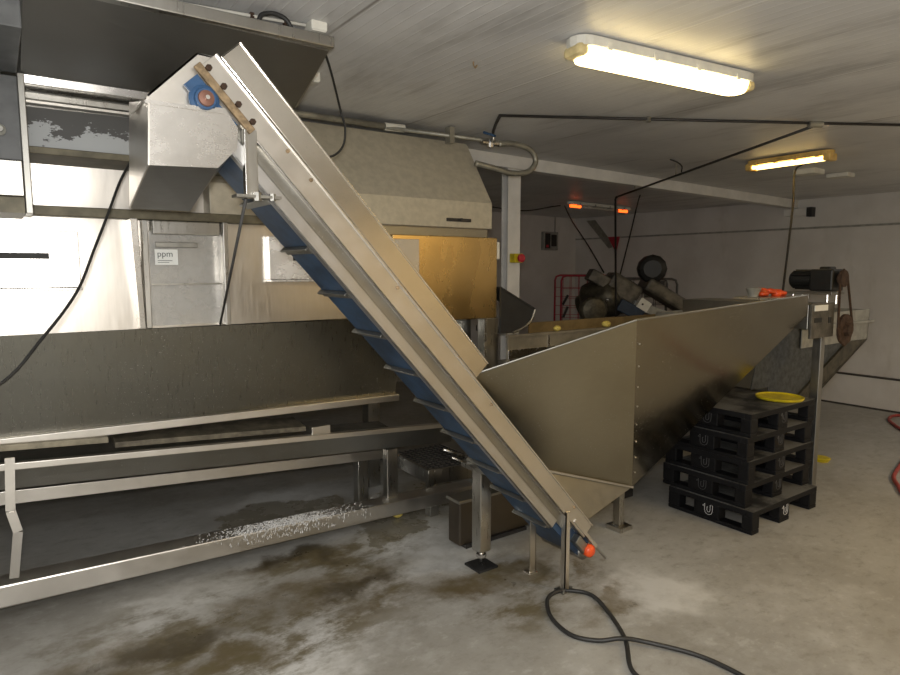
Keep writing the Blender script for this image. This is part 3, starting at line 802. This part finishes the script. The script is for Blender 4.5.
# ------------------------------------------------------------------ stack of black plastic pallets
PW, PD, PH = .86, .63, .156
plt = thing('pallet', 'black plastic pallet at the bottom of the stack, jutting out towards the front', 'pallet', (3.875, 2.065, 0), 'black plastic pallets in the stack')
def pbox(mb, x0, y0, z0, x1, y1, z1):
    return mb.box(3.875 + x0, 2.065 + y0, z0, 3.875 + x1, 2.065 + y1, z1)
d = MB()
pbox(d, 0, 0, .118, PW, .05, PH); pbox(d, 0, PD - .05, .118, PW, PD, PH); pbox(d, 0, .05, .118, .05, PD - .05, PH); pbox(d, PW - .05, .05, .118, PW, PD - .05, PH)
pbox(d, .05, .05, .14, PW - .05, PD - .05, PH - .002)
for k in range(1, 7): pbox(d, k * PW / 7 - .006, .05, .122, k * PW / 7 + .006, PD - .05, .139)
d.build('deck', 'pallet_deck', plt, .004)
for bx, w in ((0, .085), (.345, .13), (PW - .10, .10)):
    for by, dl in ((0, .075), (.235, .19), (PD - .09, .09)):
        f = MB(); pbox(f, bx, by, .028, bx + w, by + dl, .12)
        f.build('foot', 'pallet', plt, .006)
    s_ = MB(); pbox(s_, bx, 0, 0, bx + w, PD, .028); s_.build('runner', 'pallet', plt, .005)
def emblem(kind):
    # hooked U outline: one arm carries an arrow head
    o = []
    def U(x, z, s): return (x * s, z * s)
    path = [(-.30, .55), (-.30, -.05), (-.22, -.32), (0, -.45), (.24, -.45), (.46, -.32), (.55, -.05), (.55, .55), (.30, .55), (.30, 0), (.22, -.18), (.12, -.2), (.02, -.18), (-.04, 0), (-.04, .30), (.06, .30)]
    arrow = [(-.30, .55), (-.55, .30), (-.30, .30)]
    return path, arrow
pa, ar = emblem(0)
s = .068
def em(center, axis, name='emblem'):
    g = MB()
    for pth in (pa, ar):
        pts = []
        for (a, z) in pth:
            if axis == 'x':   # on the side facing -X: horizontal runs along -Y
                pts.append((center[0], center[1] - a * s, center[2] + z * s))
            else:
                pts.append((center[0] + a * s, center[1], center[2] + z * s))
        g.tube(pts, .0015, 5)
    return g.build(name, 'print', plt)
em((3.875 - .001, 2.065 + .32, .075), 'x')
em((3.875 + .41, 2.065 - .001, .078), 'y')
for k, (dx, dy, lab) in enumerate([(.015, .065, 'black plastic pallet second from the bottom of the stack'),
                                   (.03, .06, 'black plastic pallet in the middle of the stack, third from the bottom'),
                                   (.02, .07, 'black plastic pallet fourth from the bottom, just under the topmost one'),
                                   (.04, .065, 'topmost black plastic pallet, with the yellow lid lying on it')]):
    copy_thing(plt, (3.875 + dx, 2.065 + dy, PH * (k + 1)), lab)
# dusty sheet on the top pallet is left to the deck itself; yellow lid on it
PT = PH * 5
lid = MB().lathe((4.555, 2.28, PT), (0, 0, 1), [(0, .125), (.004, .150), (.012, .157), (.022, .160), (.024, .153), (.014, .143), (.012, .05), (.012, .001)], 36).build('lid', 'yellow', smooth=False)
tag(lid, 'round yellow plastic lid lying on the topmost black pallet', 'lid')
yt = thing('scoop', 'small yellow scoop with dark handle on the floor right of the pallet stack', 'scoop', (5.98, 2.56, 0))
g = MB(); g.lathe((5.93, 2.57, 0), (0, 0, 1), [(0, .06), (.03, .08), (.035, .07)], 16); g.build('bowl', 'yellow', yt)
MB().tube([(5.88, 2.62, .02), (5.84, 2.66, .08), (5.80, 2.70, .10)], .025, 8).build('handle', 'rubber', yt, smooth=True)

# ------------------------------------------------------------------ things behind the elevator hopper
tt = thing('transfer_trough', 'low steel transfer trough right of the processing machine, seen behind the hopper rim', 'trough', (3.4, 3.5, 0))
MB().box(2.88, 3.33, 1.0, 5.0, 3.345, 1.24).build('front_side', 'dusty_trough', tt)
MB().bar((2.87, 3.33, 1.247), (5.0, 3.33, 1.247), .03, .018).build('rim', 'dusty_trough', tt)
MB().box(3.26, 3.322, 1.0, 3.275, 3.335, 1.24).build('rib', 'steel_bright', tt)
MB().box(2.88, 3.32, 1.09, 3.35, 3.33, 1.15).build('lower_band', 'steel_bright', tt)
MB().box(2.88, 3.345, .98, 5.4, 3.70, 1.02).build('bed', 'steel_dark', tt)
MB().box(3.42, 3.70, 1.0, 5.6, 3.715, 1.29).build('back_side', 'brass_brown', tt)
MB().box(2.95, 3.36, 0, 3.0, 3.41, .98).build('leg', 'steel', tt)
MB().box(4.6, 3.36, 0, 4.65, 3.41, .98).build('leg', 'steel', tt)
MB().box(2.9, 3.30, 1.03, 3.4, 3.33, 1.085).build('stained_band', 'brown_steel', tt)
chute = thing('outlet_chute', 'black sloping outlet chute at the end of the gold coloured cover, by the white post', 'chute', (3.0, 3.5, 1.3))
MB().sheet([(2.87, 3.40, 1.585), (2.87, 3.40, 1.26), (2.98, 3.40, 1.26), (3.07, 3.40, 1.285), (3.15, 3.40, 1.335), (3.197, 3.40, 1.423)], .015, (0, -1, 0)).build('side_plate', 'rubber', chute)
MB().sheet([(2.87, 3.395, 1.59), (3.197, 3.395, 1.428), (3.197, 3.68, 1.428), (2.87, 3.68, 1.59)], .012).build('top_flap', 'rubber', chute)
MB().tube(spline([(3.19, 3.392, 1.42), (3.147, 3.392, 1.338), (3.068, 3.392, 1.29), (2.98, 3.392, 1.263)], 5), .008, 6).build('edge', 'steel', chute)
MB().box(2.87, 3.42, 1.26, 2.95, 3.68, 1.3).build('bracket', 'steel_dark', chute)
# potatoes
def potato(x, y, z, r, lab, i):
    random.seed(30 + i)
    return tag(MB().ball((x, y, z + r * .8), r * 1.25, r, r * .8, 14, 9, r * .05).build('potato', 'potato', smooth=True), lab, 'potato', 'loose potatoes')
potato(2.175, 3.66, 0, .03, 'small yellow potato on the wet floor below the bottom beam', 0)
potato(3.36, 3.335, 1.256, .026, 'small potato on the trough rim nearest the white post', 1)
potato(3.90, 3.335, 1.256, .032, 'larger potato on the trough rim, close to the hopper corner', 2)

# bin tipper: greasy machine with big round motor
bt = thing('drum_machine', 'greasy grey machine with a black round motor, in front of the roll cages', 'machine', (6.2, 5.0, 0))
fwd = Vector((.582, .813, 0)); rgt = Vector((.813, -.582, 0)); up = Vector((0, 0, 1))
C0 = Vector((6.05, 5.0, 0))
def bp(r, u, f=0): return C0 + rgt * r + up * u + fwd * f
ax_ = (fwd * .5 - rgt * .75 - up * .35).normalized()
g = MB(); g.lathe(bp(-.02, 1.42, -.05), ax_, [(-.05, .17), (0, .23), (.10, .25), (.36, .25), (.40, .21), (.42, .16), (.50, .14)], 16); g.build('drum', 'mud', bt, .01, True)
g = MB(); g.obox(bp(-.24, 1.58, -.05), (rgt * .80 - up * .45), fwd, (up * .80 + rgt * .45), .15, .12, .07); g.build('terminal_cover', 'greasy', bt, .015)
g = MB(); g.obox(bp(.02, 1.47), (rgt * .85 - up * .5), fwd, (up * .85 + rgt * .5), .20, .2, .13); g.build('gear_housing', 'greasy', bt, .04)
g = MB(); g.lathe(bp(-.36, 1.24, -.32), fwd * -1, [(-.1, .16), (0, .16), (.02, .13), (.03, .05)], 16); g.build('flange', 'mud', bt, .01)
g = MB(); g.ball(bp(-.22, 1.36, -.36), .022, .022, .022, 10, 6); g.build('chrome_nut', 'steel_bright', bt, smooth=True)
g = MB(); g.lathe(bp(.31, 1.71, -.28), fwd + rgt * .25, [(0, .10), (.02, .15), (.06, .165), (.34, .165), (.40, .12)], 12); g.build('motor', 'motor', bt, .01)
g = MB(); g.obox(bp(.62, 1.33, -.1), (rgt * .80 - up * .48), fwd, (up * .80 + rgt * .48), .42, .2, .075); g.build('tilted_plate', 'greasy', bt, .03)
g = MB(); g.obox(bp(.06, 1.24, -.32), (rgt * .8 - up * .4), fwd, (up * .8 + rgt * .4), .15, .03, .07); g.build('blue_cover', 'blue_dark', bt, .01)
g = MB(); g.obox(bp(.20, 1.30, -.34), (rgt * .8 - up * .5), fwd, (up * .8 + rgt * .5), .07, .03, .06); pl_ = g.build('pale_plate', 'white_pl', bt, .005)
MB().lathe(bp(.18, 1.31, -.372), fwd * -1, [(0, .012), (.006, .012)], 10).build('hole', 'slot', pl_)
g = MB(); g.obox(bp(.42, 1.20, -.1), (rgt * .9 - up * .3), fwd, (up * .9 + rgt * .3), .32, .15, .05); g.build('guard_plate', 'grey_box', bt, .01)
g = MB(); g.obox(bp(.35, 1.06, 0), rgt, fwd, up, .75, .28, .09); g.build('bed', 'steel_dark', bt, .01)
for r_ in (-.35, 1.0):
    for f_ in (-.22, .22):
        MB().obox(bp(r_, .49, f_), rgt, fwd, up, .03, .03, .49).build('leg', 'steel_dark', bt)

# roll cages
def cage(name, label, ox, oy, w, dpt, h, mat, sideplate=None, yaw=0):
    t = thing(name, label, 'cage', (ox, oy, 0), 'roll cages by the back wall')
    A = Vector((math.cos(yaw), math.sin(yaw), 0)); B = Vector((-math.sin(yaw), math.cos(yaw), 0))
    def q(a, b, z): return Vector((ox, oy, 0)) + A * a + B * b + Vector((0, 0, z))
    for b in (0, dpt):
        rc = .08
        loop = [q(0, b, .15), q(0, b, h - rc), q(.02, b, h - .02), q(rc, b, h), q(w - rc, b, h), q(w - .02, b, h - .02), q(w, b, h - rc), q(w, b, .15)]
        f = MB().tube(loop, .016, 8).build('side_frame', mat, t, smooth=True)
        wm = MB()
        for k in range(1, 6): wm.tube([q(w * k / 6, b, .2), q(w * k / 6, b, h - .01)], .004, 5)
        for k in range(1, 9): wm.tube([q(0, b, .2 + (h - .25) * k / 9), q(w, b, .2 + (h - .25) * k / 9)], .004, 5)
        wm.build('wire_mesh', mat, f)
    base = MB(); base.obox(q(w / 2, dpt / 2, .17), A, B, (0, 0, 1), w / 2, dpt / 2, .02); base.build('base', mat, t)
    for a in (.06, w - .06):
        for b in (.06, dpt - .06):
            c = q(a, b, .06)
            MB().lathe(c - B * .015, B, [(0, .06), (.03, .06)], 14).build('castor', 'rubber', t)
    return t, q
yaw = R(-35.6)
c1, q1 = cage('roll_cage', 'red wire roll cage between white post and the greasy machine', 7.20, 7.07, .80, .6, 1.60, 'red', yaw=yaw)
g = MB(); g.bar(q1(.03, -.03, .95), q1(.10, -.03, 1.12), .05, .03); g.bar(q1(.02, -.03, 1.15), q1(.10, -.03, 1.30), .05, .03); g.build('black_clip', 'rubber', c1)
c2, q2 = cage('roll_cage', 'dark grey wire roll cage behind the round black motor', 6.66, 5.69, .93, .4, 1.575, 'wire_dark', yaw=yaw)
g = MB(); g.obox(q2(.62, -.03, 1.44), (math.cos(yaw), math.sin(yaw), 0), (-math.sin(yaw), math.cos(yaw), 0), (0, 0, 1), .13, .01, .11); g.build('sign_plate', 'rubber', c2)

# ------------------------------------------------------------------ ceiling lamps
M['lamp_on'] = emit('lit_diffuser', (1.0, .77, .36), 8)
M['lamp_tube'] = emit('lit_tube', (1.0, .70, .24), 6)
M['lamp_glow'] = emit('glowing_filament', (1.0, .11, .012), 3)
M['lamp_off'] = plain('unlit_tube', (.55, .53, .48), .4)
def lamp(name, label, a, b, w, mode, mats):
    a = Vector(a); b = Vector(b); d = (b - a); L = d.length; d.normalize(); sd_ = d.cross(Vector((0, 0, 1))).normalized(); up_ = sd_.cross(d)
    mid = (a + b) / 2
    t = thing(name, label, 'lamp', mid - Vector((0, 0, .10)), 'ceiling tube lamps')
    g = MB()
    # capsule outline tray
    def cap(l, ww, z0, z1, z2shrink):
        out = []
        n = 6
        for sgn in (1, -1):
            for k in range(n + 1):
                an = -math.pi / 2 + math.pi * k / n
                out.append((sgn * (l / 2 - ww / 2 + ww / 2 * math.cos(an)), sgn * ww / 2 * math.sin(an)))
        lo = [g.bm.verts.new(mid + d * (x * z2shrink) + sd_ * (y * z2shrink) + up_ * z0) for x, y in out]
        hi = [g.bm.verts.new(mid + d * x + sd_ * y + up_ * z1) for x, y in out]
        g.face(list(reversed(lo))); g.face(hi)
        for i in range(len(out)): g.face([lo[i], lo[(i + 1) % len(out)], hi[(i + 1) % len(out)], hi[i]])
    cap(L, w, -.048, -.006, 1.0); g.build('tray', mats[0], t, .004)
    if mode == 'diffuser':
        g = MB(); cap(L * .96, w * .9, -.098, -.046, .96); g.build('diffuser', 'lamp_on', t, .008)
        for s_ in (-1, 1):
            g = MB(); g.obox(mid + d * s_ * (L / 2 - .035) - up_ * .062, d, sd_, up_, .03, w * .42, .026); g.build('end_cap', 'cap_pale', t, .02)
    elif mode == 'tubes':
        for s_ in (-1, 1):
            MB().tube([a + d * .06 + sd_ * s_ * w * .24 - up_ * .066, b - d * .06 + sd_ * s_ * w * .24 - up_ * .066], .015, 10).build('tube', 'lamp_tube', t, smooth=True)
        for s_ in (-1, 1):
            g = MB(); g.obox(mid + d * s_ * (L / 2 - .03) - up_ * .06, d, sd_, up_, .03, w * .45, .03); g.build('end_cap', 'amber', t, .012)
    else:
        tb = MB().tube([a + d * .05 - up_ * .068, b - d * .05 - up_ * .068], .018, 10).build('tube', 'lamp_off', t, smooth=True)
        for p, e in ((a + d * .05, 1), (b - d * .05, -1)):
            MB().tube([p - up_ * .068, p + d * e * .20 - up_ * .068], .0195, 10).build('glowing_end', 'lamp_glow', tb, smooth=True)
    for k in range(4):
        c = mid + d * (L * (-.36 + .24 * k)) - up_ * .04
        MB().obox(c + sd_ * 0, d, sd_, up_, .012, w / 2 + .006, .016).build('clip', mats[1], t)
    return t
LA, LB = (2.07, 2.01, 2.71), (3.20, 1.855, 2.694)
def cz(x, y): return (x, y, ceil_z(x))
lamp('ceiling_lamp', 'large brightly lit ceiling tube lamp, nearest of the three, above the hopper', LA, LB, .14, 'diffuser', ('white_pl', 'white_pl'))
lamp('ceiling_lamp', 'smaller lit twin-tube ceiling lamp near the right wall', cz(5.50, 3.14), cz(5.47, 2.42), .13, 'tubes', ('amber', 'amber'))
lamp('ceiling_lamp', 'unlit ceiling lamp with orange glowing tube ends, in the far corner', cz(6.50, 6.29), cz(7.80, 6.29), .12, 'off', ('white_pl', 'grey_box'))

# ------------------------------------------------------------------ pipes
bpz = lambda x, y: (x, y, ceil_z(x) - .02)
wp = thing('water_pipe', 'thin black water pipe under the ceiling with a branch dropping behind the hopper', 'pipe', (4.0, 2.4, 2.65))
MB().tube([(2.69, 3.21, 2.685), (4.44, 2.09, 2.662), (5.6, 1.30, 2.640)], .009, 8).build('main_run', 'black_iron', wp, smooth=True)
MB().tube([(4.44, 2.09, 2.648), (5.57, 4.68, 2.485)], .010, 8).build('branch', 'black_iron', wp, smooth=True)
MB().tube([(5.55, 4.64, 2.488), (5.58, 4.69, 2.47), (5.65, 4.694, 1.12)], .012, 8).build('drop', 'black_iron', wp, smooth=True)
MB().lathe((4.40, 2.115, 2.655), (1.75, -1.12, 0), [(0, .022), (.09, .022)], 10).build('tee', 'galv', wp)
for p in ((3.5, 2.69), (5.2, 1.57)):
    MB().box(p[0] - .012, p[1] - .012, 2.655, p[0] + .012, p[1] + .012, ceil_z(p[0])).build('clip', 'galv', wp)
MB().tube([(5.10, 3.60, 2.55), (5.10, 3.60, 2.665)], .005, 6).build('clip', 'galv', wp)
MB().tube([(5.40, 4.29, 2.51), (5.40, 4.29, 2.556)], .006, 6).build('clip', 'galv', wp)
gp = thing('hood_pipe', 'greenish galvanised pipe with valve and looped hose, along the top of the hood', 'pipe', (2.4, 3.8, 2.64))
MB().tube([(.95, 3.79, 2.655), (2.2, 3.79, 2.655)], .02, 10).build('pipe', 'galv', gp, smooth=True)
MB().tube([(2.18, 3.78, 2.648), (2.9, 3.62, 2.62), (2.96, 3.59, 2.62)], .014, 10).build('pipe', 'galv', gp, smooth=True)
MB().lathe((2.18, 3.79, 2.655), (1, -.15, 0), [(0, .026), (.14, .026)], 10).build('coupling', 'white_pl', gp)
MB().box(2.62, 3.66, 2.58, 2.66, 3.72, 2.69).build('bracket', 'galv', gp)
vv = MB(); vv.lathe((2.93, 3.60, 2.60), (0, 0, 1), [(-.03, .022), (0, .03), (.03, .022)], 12); vv.lathe((2.86, 3.61, 2.605), (1, -.1, 0), [(0, .02), (.16, .02)], 10); vo = vv.build('valve', 'steel_bright', gp)
MB().tube([(2.94, 3.58, 2.60), (2.94, 3.58, 2.68)], .012, 8).build('riser', 'steel', gp, smooth=True)
MB().tube([(2.94, 3.56, 2.645), (2.83, 3.55, 2.655)], .009, 8).build('valve_lever', 'blue_paint', vo)
MB().tube([(2.69, 3.21, 2.684), (2.80, 3.38, 2.683), (2.93, 3.57, 2.675)], .011, 8).build('riser', 'black_iron', gp, smooth=True)
MB().tube(spline([(3.0, 3.59, 2.60), (3.12, 3.58, 2.615), (3.28, 3.57, 2.59), (3.34, 3.57, 2.51), (3.27, 3.57, 2.43), (3.12, 3.58, 2.405), (2.96, 3.6, 2.43), (2.82, 3.63, 2.455)], 7), .021, 10).build('hose', 'galv', gp, smooth=True)

# ------------------------------------------------------------------ electrics
def jbox(name, label, x, y, sx, sy, sz, mat='white_pl', knock=True):
    t = thing(name, label, 'junction box', (x, y, ceil_z(x) - sz), 'junction boxes on the ceiling')
    MB().box(x - sx / 2, y - sy / 2, ceil_z(x) - sz, x + sx / 2, y + sy / 2, ceil_z(x) + .008).build('housing', mat, t, .005)
    MB().box(x - sx / 2 + .004, y - sy / 2 + .004, ceil_z(x) - sz - .004, x + sx / 2 - .004, y + sy / 2 - .004, ceil_z(x) - sz + .004).build('cover', mat, t, .003)
    return t
jbox('junction_box', 'cream junction box on the ceiling above the overhead hopper corner', 1.15, 2.56, .07, .08, .035)
jbox('junction_box', 'cream junction box low behind the overhead hopper, left of the hanging cable', 1.40, 3.20, .07, .10, .045)
jbox('junction_box', 'pale junction box on the ceiling beside the twin-tube lamp', 6.36, 3.03, .20, .20, .04)
jbox('junction_box', 'small pale box on the ceiling right of the twin-tube lamp', 6.83, 2.95, .16, .20, .03)
cd = thing('conduit', 'thin white cable conduit on the ceiling leading to the cream box', 'conduit', (.85, 2.65, 2.70))
MB().tube([(.30, 2.665, 2.72), (.66, 2.65, 2.717), (1.11, 2.57, 2.712)], .007, 8).build('tube', 'white_pl', cd, smooth=True)
for x, y in ((.9, 2.61), (1.03, 2.588)):
    MB().box(x - .008, y - .01, 2.70, x + .008, y + .01, ceil_z(x)).build('clip', 'rust_dark', cd)
def cable(name, label, pts, r=.008, mat='cable', n=8, cat='cable'):
    return tag(MB().tube(spline(pts, n), r, 8).build(name, mat, smooth=True), label, cat)
cable('hanging_cable', 'thin black cable hanging in a loop right of the overhead hopper', [(1.16, 2.56, 2.685), (1.30, 2.75, 2.62), (1.42, 2.9, 2.49), (1.445, 2.9, 2.40), (1.43, 2.9, 2.31), (1.36, 2.9, 2.255), (1.25, 2.92, 2.27)], .0055)
cable('hanging_cable', 'long black cable drooping across the left machine panels to the picture edge', [(.545, 3.24, 2.21), (.47, 3.1, 2.09), (.40, 2.98, 1.94), (.33, 2.88, 1.79), (.25, 2.75, 1.63), (.12, 2.55, 1.48), (-.02, 2.4, 1.35), (-.3, 2.2, 1.27)], .0055)
cable('hanging_cable', 'black cable slanting from the far ceiling down to the greasy machine', [(6.86, 6.70, 2.62), (6.6, 6.3, 2.37), (6.2, 5.65, 2.03), (5.78, 5.0, 1.67)], .009)
cable('hanging_cable', 'dark cable hanging just right of the dropped water pipe', [(6.73, 5.26, 2.64), (6.60, 5.2, 2.5), (6.35, 5.1, 2.1), (6.08, 5.02, 1.6)], .009)
CA, CB, CC, CD = (5.6, 2.782, 2.531), (5.4, 2.683, 2.236), (5.05, 2.528, 1.875), (4.7, 2.372, 1.559)
cable('hanging_cable', 'black cable hanging from the ceiling box down to the orange cloth', [(5.85, 2.85, 2.62), CA, CB, CC, CD], .008)
cable('far_cable', 'thin dark cable along the far ceiling between the post and orange-ended lamp', [(5.6, 6.9, 2.56), (6.2, 6.85, 2.53), (6.7, 6.80, 2.61), (6.85, 6.78, 2.632)], .008)
cable('ceiling_hook', 'thin curled hook hanging beside the black branch pipe', [(4.88, 3.51, 2.665), (4.93, 3.47, 2.64), (5.0, 3.47, 2.61), (5.04, 3.50, 2.57), (5.0, 3.45, 2.553)], .006, cat='hook')

es = thing('emergency_stop', 'yellow emergency stop box with red button on the white post', 'switch', (3.76, 4.25, 1.80))
MB().box(3.70, 4.20, 1.765, 3.80, 4.27, 1.845).build('housing', 'yellow', es, .006)
g = MB(); g.lathe((3.75, 4.20, 1.805), (0, -1, 0), [(0, .02), (.02, .02), (.02, .036), (.04, .036), (.046, .02)], 16); g.build('button', 'estop_red', es)
sw = thing('switch_box', 'grey switch box with dark face on the back wall, left of the corner', 'switch', (7.98, 8.17, 2.15))
MB().box(7.83, 8.12, 2.03, 8.17, 8.2, 2.35).build('housing', 'grey_box', sw, .008)
MB().box(7.85, 8.11, 2.06, 7.97, 8.125, 2.32).build('cover', 'black_iron', sw, .004)
MB().box(8.0, 8.105, 2.10, 8.12, 8.125, 2.30).build('handle', 'black_iron', sw, .004)
MB().box(7.87, 8.10, 2.08, 7.92, 8.115, 2.12).build('button', 'estop_red', sw)
MB().tube([(8.15, 8.185, 2.35), (8.15, 8.185, 2.61)], .01, 6).build('conduit', 'grey_box', sw)
wb = thing('wall_bracket', 'folded bracket with red tip high in the far corner', 'bracket', (8.6, 7.7, 2.0))
MB().sheet([(8.69, 7.95, 2.56), (8.69, 7.75, 2.56), (8.69, 7.30, 2.1), (8.69, 7.42, 2.05)], .03, (-1, 0, 0)).build('arm', 'galv', wb)
MB().sheet([(8.66, 7.42, 2.25), (8.66, 7.18, 2.25), (8.66, 7.25, 2.0)], .03, (-1, 0, 0)).build('tip', 'red', wb)
dt = thing('detector', 'white box with a black end high on the right wall at the beam end', 'detector', (8.66, 4.1, 2.44))
MB().box(8.62, 4.10, 2.40, 8.7, 4.40, 2.49).build('housing', 'white_paint', dt, .006)
MB().box(8.60, 4.03, 2.38, 8.7, 4.10, 2.50).build('end', 'rubber', dt, .004)
tag(MB().tube([(1.95, 2.53, 2.712), (1.95, 2.53, 2.695), (1.962, 2.53, 2.683), (1.972, 2.53, 2.697)], .004, 6).build('hook', 'rust'), 'tiny rusty hook in the ceiling left of the large lamp', 'hook')

# ------------------------------------------------------------------ hoses on the floor
fl = .011
cable('floor_hose', 'black hose looped on the floor in front of the conveyor foot', [(2.10, 1.45, fl), (2.11, 1.61, fl), (2.28, 1.79, fl), (2.41, 2.02, fl), (2.45, 2.15, fl), (2.405, 2.232, fl), (2.33, 2.275, fl), (2.235, 2.25, fl), (2.14, 2.14, fl), (2.10, 2.03, fl), (2.10, 1.93, fl), (2.16, 1.84, fl + .004), (2.23, 1.775, fl + .022), (2.31, 1.715, fl + .010), (2.43, 1.53, fl), (2.46, 1.36, fl), (2.45, 1.15, fl)], .0105, 'cable', 8, 'hose')
fl = .016
cable('red_hose', 'red hose curving over the floor at the right edge', [(9.0 - .4, 2.60, fl), (8.45, 2.86, fl), (8.15, 2.84, fl), (7.85, 2.66, fl), (7.4, 2.35, fl), (6.6, 2.15, fl), (6.05, 2.03, fl), (5.85, 1.97, fl), (5.68, 1.88, fl), (5.5, 1.78, fl), (5.35, 1.6, fl), (5.3, 1.4, fl)], .016, 'red_hose', 8, 'hose')
cable('blue_hose', 'blue hose on the floor far behind the low frame', [(2.0, 5.2, fl), (2.33, 5.1, fl), (2.62, 4.98, fl), (2.9, 4.8, fl)], .015, 'blue_paint', 6, 'hose')

# ------------------------------------------------------------------ light
def area(name, loc, target, sx, sy, power, col):
    l = bpy.data.lights.new(name, 'AREA'); l.shape = 'RECTANGLE'; l.size = sx; l.size_y = sy; l.energy = power; l.color = col
    o = bpy.data.objects.new(name, l); COL.objects.link(o); o.location = loc
    o.rotation_euler = (Vector(target) - Vector(loc)).to_track_quat('-Z', 'Y').to_euler()
    return o
# the photographer's flash
fl_ = bpy.data.lights.new('camera_flash', 'POINT'); fl_.energy = 165; fl_.shadow_soft_size = .05; fl_.color = (1, .97, .93)
fo = bpy.data.objects.new('camera_flash', fl_); COL.objects.link(fo); fo.location = (-.02, -.02, 1.80)
# area lights out of view: two added fills and one warm ceiling fitting
area('unseen_area_light', (-.8, -.6, 2.68), (-.8, -.6, 0), 1.3, .15, 50, (.95, .97, 1))  # added fill, raises the ambient level
area('unseen_area_light', (4.6, -1.0, 2.60), (4.6, -1.0, 0), 1.3, .15, 60, (1, .66, .24))
area('unseen_area_light', (7.2, .2, 2.58), (7.2, .2, 0), .15, 1.3, 17, (.98, .97, .95))  # added fill, brightens the right side and back wall

w = bpy.data.worlds.new('room_air'); SC.world = w; w.use_nodes = True
w.node_tree.nodes['Background'].inputs[0].default_value = (.5, .5, .5, 1)
w.node_tree.nodes['Background'].inputs[1].default_value = .2

# ------------------------------------------------------------------ camera
cam = bpy.data.cameras.new('camera'); co = bpy.data.objects.new('camera', cam); COL.objects.link(co)
cam.sensor_width = 36; cam.lens = 635 / 900 * 36; cam.clip_start = .02
co.location = (0, 0, 1.72)
yawc, pit = R(54.4), R(6.25)
fw = Vector((math.cos(yawc) * math.cos(pit), math.sin(yawc) * math.cos(pit), -math.sin(pit)))
co.rotation_euler = fw.to_track_quat('-Z', 'Y').to_euler()
SC.camera = co
SC.view_settings.view_transform = 'Standard'
SC.view_settings.look = 'None'
SC.view_settings.gamma = 1
SC.view_settings.exposure = 0
SC.view_settings.use_curve_mapping = False
